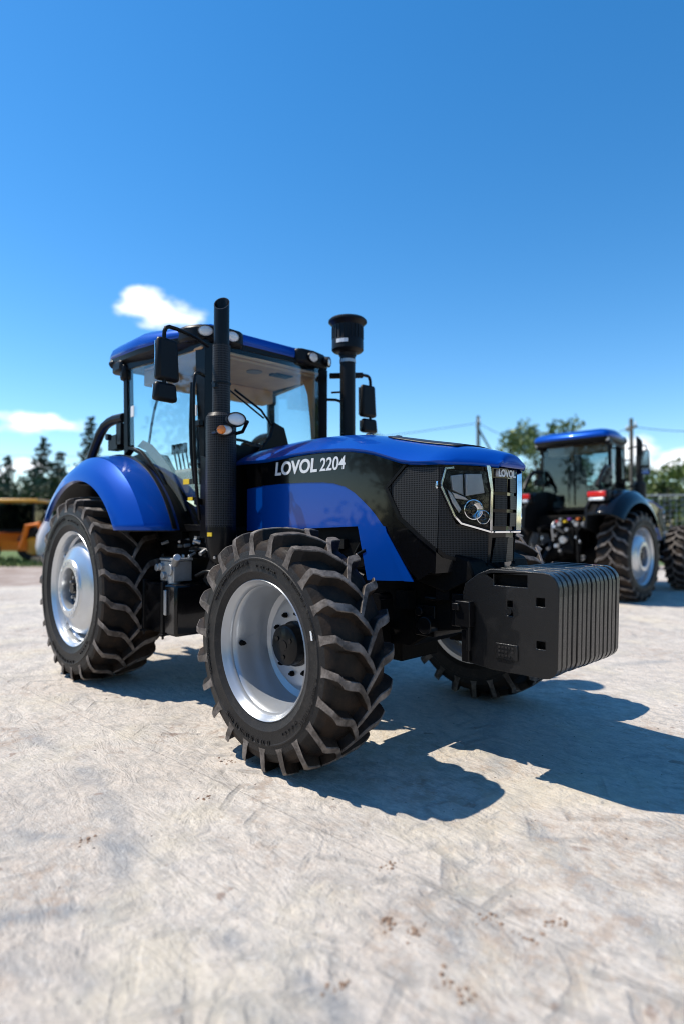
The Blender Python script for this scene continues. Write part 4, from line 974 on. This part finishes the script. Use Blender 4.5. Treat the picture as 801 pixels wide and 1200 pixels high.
# second tractor, seen from behind on the right
T2 = copy_tree(TR)
rz = radians(89)
c = at(735, 11.2); loc = Vector((-WB, -1.0, 0)); loc = Matrix.Rotation(rz, 3, 'Z') @ loc
T2.location = c - loc; T2.rotation_euler.z = rz
for ch in [x for x in bpy.data.objects if x.parent == T2 and x.name.startswith(('fender', 'tail_light'))]:
    if ch.name.startswith('fender'): ch.material_slots[0].link = 'OBJECT'; ch.material_slots[0].material = MT['black_gloss']
for ch in T2.children:
    if ch.name.startswith('cab.'): ch.scale = (.92, .82, 1); ch.location.x = -2.2 * .08 - .28; ch.scale.z = 1.03
    if ch.name.startswith('exhaust_stack'): ch.location.x -= .22
for ch in [x for x in bpy.data.objects if x.name.split('.')[0] in ('windscreen', 'rear_window', 'door') and '.' in x.name]:
    p_ = ch.parent
    if p_ is not None and p_.parent == T2: ch.material_slots[0].link = 'OBJECT'; ch.material_slots[0].material = MT['t2_glass']
tag(T2, 'blue roofed tractor behind on the right, seen from the rear with red tail lights', 'tractor')

MT['bark'] = mat('tree_bark', (.07, .055, .04), .9, bump=.6, bscale=20)
def leafmat(name, a, b_):
    m = bpy.data.materials.new(name); m.use_nodes = True; t = m.node_tree; b = t.nodes['Principled BSDF']
    gi = N(t, 'ShaderNodeNewGeometry'); r = N(t, 'ShaderNodeMixRGB'); r.inputs[1].default_value = (*a, 1); r.inputs[2].default_value = (*b_, 1)
    t.links.new(gi.outputs['Random Per Island'], r.inputs[0]); t.links.new(r.outputs[0], b.inputs['Base Color']); b.inputs['Roughness'].default_value = .6
    return m
MT['needle'] = leafmat('dark_needles', (.012, .030, .018), (.030, .055, .025))
MT['leaf'] = leafmat('broad_leaves', (.06, .105, .02), (.15, .19, .045))
MT['leaf_dark'] = leafmat('dark_leaves', (.018, .040, .015), (.045, .075, .022))
def leafquad(b, p, s, rnd):
    d = Vector((rnd.gauss(0, 1), rnd.gauss(0, 1), rnd.gauss(0, .8))).normalized(); u = d.orthogonal().normalized(); v = d.cross(u)
    a = rnd.uniform(0, pi); u2 = u * cos(a) + v * sin(a); v2 = -u * sin(a) + v * cos(a)
    b.add([p - u2 * s, p + v2 * s * .6, p + u2 * s, p - v2 * s * .6], [(0, 1, 2, 3)])
def conifer(loc, h, w, seed, label):
    rnd = random.Random(seed); root = empty('conifer_tree', loc); tag(root, label, 'tree', 'conifers behind the yard')
    b = MB(); b.cyl((0, 0, 0), (0, 0, h * .96), h * .018, .01, n=8); b.build('trunk', 'bark', root)
    b = MB(); tiers = int(h * 2.6)
    for i in range(tiers):
        f = (i + .3) / tiers; z = lerp(h * .06, h * .98, f); r = w * (1 - f) ** .85 + .08
        for k in range(max(4, int(11 * (1 - f) + 4))):
            a = rnd.uniform(0, 2 * pi); rr = r * rnd.uniform(.6, 1.12); n = max(3, int(rr * 7))
            for j in range(n):
                q = (j + 1) / n * rr
                p = Vector((cos(a) * q, sin(a) * q, z - q * .28 + rnd.uniform(-.1, .1)))
                for _ in range(2): leafquad(b, p + Vector((rnd.uniform(-.15, .15), rnd.uniform(-.15, .15), rnd.uniform(-.1, .06))), rnd.uniform(.12, .24), rnd)
    b.build('crown', 'needle', root, fix=False)
def broadleaf(loc, h, w, seed, label, m='leaf', name='broadleaf_tree', cat='tree', group='leafy trees behind the yard', clear=.25):
    rnd = random.Random(seed); root = empty(name, loc); tag(root, label, cat, group)
    b = MB(); b.tube([(0, 0, 0), (.05 * w, 0, h * .3), (-.05 * w, .05 * w, h * .6)], [h * .025, h * .018, h * .008], n=8)
    lobes = []
    for i in range(int(14 + w * 3)):
        a = rnd.uniform(0, 2 * pi); f = rnd.uniform(clear, .92); R_ = w * sqrt(max(.05, 1 - ((f - .55) / .5) ** 2)) * rnd.uniform(.3, .95)
        p = Vector((cos(a) * R_, sin(a) * R_, h * f)); lobes.append((p, w * rnd.uniform(.22, .42)))
        if i % 2: b.tube([(0, 0, h * min(.5, f * .6)), p * .6 + Vector((0, 0, h * f * .3)), p], [h * .010, h * .006, h * .002], n=5)
    b.build('trunk', 'bark', root)
    b = MB()
    for p, r in lobes:
        for _ in range(int(150 * max(.5, r))):
            d = Vector((rnd.gauss(0, 1), rnd.gauss(0, 1), rnd.gauss(0, .75))).normalized() * r * rnd.uniform(.5, 1.08)
            leafquad(b, p + d, rnd.uniform(.09, .19), rnd)
    b.build('crown', m, root, fix=False)
def hgt(py, dep): return 1.41 + (614.9 - py) * dep / 703.55
D0 = 46
for i, (px, py, w, dep, lab) in enumerate([(8, 530, 2.1, 44, 'dark conifer at the far left edge behind the orange loader'), (50, 508, 2.6, 46, 'tallest dark conifer above the orange loader'), (70, 526, 2.2, 47, 'shorter dark conifer just right of the tallest one over the loader'),
        (106, 484, 2.3, 48, 'narrow dark conifer rising behind the near blue fender'), (-70, 505, 2.2, 48, 'dark conifer outside the left edge'), (-170, 520, 2.0, 44, 'dark conifer far outside the left edge'),
        (752, 528, 1.5, 40, 'slim dark conifer between the two right hand leafy trees')]):
    conifer(at(px, dep), hgt(py, dep), w, 20 + i, lab)
for i, (px, py, w, dep, lab, m) in enumerate([(28, 562, 3.2, 40, 'low dark tree filling the gap behind the orange loader', 'leaf_dark'), (85, 560, 3.0, 41, 'low dark tree behind the near rear wheel', 'leaf_dark'), (-60, 560, 3.4, 40, 'low dark tree outside the left edge', 'leaf_dark'),
        (120, 562, 2.8, 42, 'low dark tree hidden behind the blue fender', 'leaf_dark'), (430, 505, 2.3, 60, 'distant light green tree peeking over the near bonnet', 'leaf'), (395, 520, 2.5, 62, 'distant green tree behind the near cab', 'leaf'),
        (598, 503, 1.9, 38, 'light green tree between the nose and the second tractor', 'leaf'), (630, 486, 2.2, 42, 'tall leafy tree left of the second tractor roof', 'leaf'), (664, 485, 1.9, 42, 'tall leafy tree over the second tractor roof', 'leaf'),
        (600, 560, 2.2, 36, 'bushy green tree beside the nose of the near tractor', 'leaf_dark'), (705, 540, 2.2, 38, 'leafy tree hidden behind the second cab', 'leaf_dark'), (782, 548, 2.6, 34, 'green tree above the mesh fence', 'leaf'),
        (762, 540, 1.4, 36, 'small dark tree right of the second exhaust', 'leaf_dark'), (812, 518, 1.9, 36, 'dark leafy tree at the right edge', 'leaf_dark'), (900, 525, 2.6, 38, 'leafy tree outside the right edge', 'leaf'), (540, 555, 2.6, 44, 'leafy tree hidden behind the nose', 'leaf_dark'),
        (330, 560, 3, 50, 'leafy tree hidden behind the near cab', 'leaf_dark'), (250, 565, 3, 50, 'dark leafy tree hidden behind the exhaust', 'leaf_dark'), (470, 560, 3, 50, 'leafy tree hidden behind the bonnet', 'leaf_dark')]):
    broadleaf(at(px, dep), hgt(py, dep), w, 60 + i, lab, m)

# the leafy edge of the yard behind the photographer (the gloss paint mirrors it)
k = 0
for lat, dep, h_, w_ in ((-19, 3, 7, 3.6), (-23, -3, 8.5, 4), (-21, -9, 6.5, 3.8), (-20, -15, 8, 4.2), (-14, -19, 7, 3.8), (-7, -21, 8.5, 4), (0, -22, 7.5, 4), (7, -21, 8.5, 4.2), (14, -18, 7, 4), (20, -12, 8, 4.2), (22, -5, 7, 4), (24, 3, 8, 4.2), (-22, 10, 7, 3.6), (26, 11, 7.5, 4)):
    broadleaf(vw(lat, dep), h_, w_, 200 + k, '%s leafy tree clockwise in the row round the near side of the yard' % ('first second third fourth fifth sixth seventh eighth ninth tenth eleventh twelfth thirteenth fourteenth'.split()[k]), 'leaf_dark', group='leafy trees on the near yard edge', clear=.08); k += 1
# poles and wires
MT['pole'] = mat('weathered_pole', (.10, .085, .07), .85, bump=.3, bscale=15)
def pole(px, py, dep, lab, brace=False):
    h = hgt(py, dep); p = at(px, dep); root = empty('utility_pole', p); tag(root, lab, 'utility pole', 'utility poles behind the yard')
    b = MB(); b.cyl((0, 0, 0), (0, 0, h), .13, .09, n=12); b.build('post', 'pole', root)
    b = MB(); b.box((0, 0, h - .5), (.1, 1.3, .1), Matrix.Rotation(.7, 3, 'Z')); b.build('crossarm', 'pole', root)
    for k in (-1, 1): q = MB(); v = Matrix.Rotation(.7, 3, 'Z') @ Vector((0, k * .55, 0)); q.lathe([(0, .22), (.03, .2), (.05, .12), (.03, .08), (.05, .05), (.02, 0)], (v.x, v.y, h - .46), 'z', 12); q.build('insulator', 'white', root)
    if brace: b = MB(); q = RGT * 1.4; b.tube([(0, 0, h - .7), (q.x, q.y, h - 3.2)], .06); b.build('brace', 'pole', root)
    return p + Vector((0, 0, h - .4))
w1 = pole(560, 487, 34, 'bare utility pole with a slanted brace behind the nose of the near tractor', True)
w2 = pole(740, 490, 30, 'bare utility pole right of the second tractor cab')
w3 = at(1100, 26, 8.0); w0 = at(-120, 40, 6.5)
for i, (a, c_, lab) in enumerate([(w1, w2, 'thin overhead wire between the two utility poles'), (w2, w3, 'thin overhead wire running to the right edge'), (w0, w1, 'thin overhead wire passing behind the near tractor')]):
    b = MB(); n = 24; P = [a.lerp(c_, k / n) - Vector((0, 0, 1.1 * 4 * (k / n) * (1 - k / n))) for k in range(n + 1)]; b.tube(P, .016, n=6)
    tag(b.build('overhead_wire', 'black', None), lab, 'wire', 'overhead wires')

# steel mesh fence on the right
MT['fence_steel'] = mat('galvanised_steel', (.30, .33, .36), .5, .5)
def fence(p0, p1, h, lab, npost):
    root = empty('mesh_fence', p0); tag(root, lab, 'fence'); d = p1 - p0
    for k in range(npost): q = MB(); c_ = d * (k / (npost - 1)); q.box((c_.x, c_.y, h / 2), (.09, .09, h)); q.build('post', 'fence_steel', root, bevel=.01)
    b = MB()
    for z in (.08, h * .5, h - .05): b.tube([(0, 0, z), (d.x, d.y, z)], .022, n=6)
    n = int(d.length / .16)
    for k in range(n): c_ = d * (k / n); b.tube([(c_.x, c_.y, .05), (c_.x, c_.y, h - .03)], .006, n=4)
    for k in range(int(h / .16)): b.tube([(0, 0, .08 + k * .16), (d.x, d.y, .08 + k * .16)], .006, n=4)
    b.build('mesh_panel', 'fence_steel', root)
fence(at(690, 18.6), at(1000, 17.0), 2.35, 'galvanised steel mesh fence at the right behind the second tractor', 6)

# backhoe loader far left
MT['orange'] = mat('orange_paint', (.74, .165, .006), .4, 0, .3, spec=.2)
MT['amber_roof'] = mat('amber_yellow_paint', (.72, .34, .03), .45, 0, .4)
MT['dark_glass'] = glass('tinted_cab_glass', (.30, .36, .38), 1.0)
BL = empty('backhoe_loader', at(27, 23.2), radians(52)); tag(BL, 'orange backhoe loader with yellow roofed cab on the grass at the far left', 'loader')
b = MB(); b.box((0, 0, .84), (2.6, .9, .55)); b.box((-1.6, 0, .95), (1.2, .8, .6)); b.build('chassis', 'orange', BL, bevel=.05)
b = MB()
for x in (-.75, .65):
    for y in (-.62, .62): b.box((x, y, 1.65), (.08, .08, 1.3))
b.box((.05, 0, 1.18), (1.3, 1.3, .1)); cb = b.build('cab', 'black', BL, bevel=.01)
b = MB()
for y in (-.63, .63): b.box((-.05, y, 1.70), (1.32, .01, .95))
for x in (-.76, .66): b.box((x, 0, 1.70), (.01, 1.16, .95))
b.build('window', 'dark_glass', cb)
b = MB(); b.box((-.05, 0, 2.32), (1.75, 1.5, .13)); b.build('roof', 'amber_roof', cb, bevel=.05)
b = MB(); b.box((-.1, 0, 1.35), (.45, .45, .14)); b.box((-.3, 0, 1.65), (.14, .42, .5)); b.build('seat', 'seat', cb, bevel=.03)
for (x, y, r) in ((.75, .75, .62), (.75, -.75, .62), (-1.6, .7, .45), (-1.6, -.7, .45)):
    s_ = 1 if y > 0 else -1
    b = MB(); b.lathe([(r * .5, .9), (r * .52, .95), (r * .4, .88), (.1, .86), (0, .88)], (x, 0, r), 'y', 32, sgn=s_); w = b.build('wheel', 'amber_roof', BL)
    b = MB(); b.lathe([(r * .5, .94), (r * .8, .99), (r * .97, .93), (r, .82), (r * .97, .66), (r * .5, .62)], (x, 0, r), 'y', 36, sgn=s_); b.build('tyre', 'rubber', w)
b = MB(); b.box((1.55, 0, 1.0), (.3, .9, .8)); b.box((1.75, .2, 1.55), (.28, .24, 1.5), Matrix.Rotation(radians(-12), 3, 'Y')); b.box((2.1, .2, 1.75), (.24, .2, 1.4), Matrix.Rotation(radians(28), 3, 'Y')); b.box((2.4, .2, 1.0), (.5, .6, .45), Matrix.Rotation(radians(20), 3, 'Y')); b.build('digging_arm', 'orange', BL, bevel=.03)
for s_ in (-1, 1):
    b = MB(); b.tube([(.35, s_ * 1.0, .55), (.55, s_ * 1.0, 1.35), (.95, s_ * 1.0, 1.45), (1.35, s_ * .9, .8)], .10, n=8); b.box((.1, s_ * .98, .62), (.9, .1, .35)); b.build('side_arm', 'orange', BL)
    b = MB(); b.tube([(-.9, s_ * .5, 1.6), (-1.8, s_ * .5, 1.1), (-2.4, s_ * .5, .5)], .1, n=8); b.build('loader_arm', 'orange', BL)
    b = MB(); b.box((1.5, s_ * .8, .6), (.25, .3, 1.0)); b.build('stabiliser', 'orange', BL, bevel=.02)
b = MB(); b.prism([(-2.4, .1), (-3.0, .12), (-3.05, .2), (-2.6, .9), (-2.4, .9), (-2.5, .4)], fn=lambda u, v, d: (u, d, v), d0=-1.0, d1=1.0); b.build('bucket', 'orange', BL, bevel=.02)
# white bulk bag beside it
MT['woven'] = mat('white_woven_bag', (.62, .60, .62), .8, bump=.4, bscale=12)
b = MB(); rows = []
for i, (r, z) in enumerate([(.30, 0), (.50, .08), (.58, .4), (.56, .8), (.42, 1.15), (.22, 1.35), (.10, 1.6), (.14, 1.75)]):
    rows.append([((r + .05 * sin(3 * a_ + i)) * cos(a_), (r + .05 * sin(3 * a_ + i)) * sin(a_), z) for a_ in [2 * pi * k / 20 for k in range(20)]])
b.grid(rows, closed=True); o = b.build('bulk_bag', 'woven', None, sharp=80); o.location = at(58, 22.0, .25)
b = MB(); b.box((0, 0, .06), (1.2, 1.2, .03)); [b.box((0, y, .02 ), (1.2, .1, .06)) for y in (-.5, 0, .5)]
b.box((0, 0, .17), (1.15, 1.15, .12)); pq = b.build('pallet', 'pole', None); pq.location = at(58, 22.0); o.scale = (.72, .72, .95); pq.scale = (.8, .8, 1)
tag(o, 'tied white woven bulk bag standing beside the orange loader', 'bag'); tag(pq, 'low wooden pallet under the white bulk bag', 'pallet')
# grass tufts along the lawn edge
rnd = random.Random(3); b = MB()
for _ in range(2600):
    p = vw(rnd.uniform(-16, -3), rnd.uniform(19.9, 24)); h = rnd.uniform(.08, .28); a = rnd.uniform(0, pi); d = Vector((cos(a), sin(a), 0)) * .03
    b.add([p - d, p + d, p + Vector((rnd.uniform(-.05, .05), rnd.uniform(-.05, .05), h))], [(0, 1, 2)])
tag(b.build('grass', 'leaf', None, fix=False), kind='stuff', label='short green grass along the edge of the dirt', cat='grass')
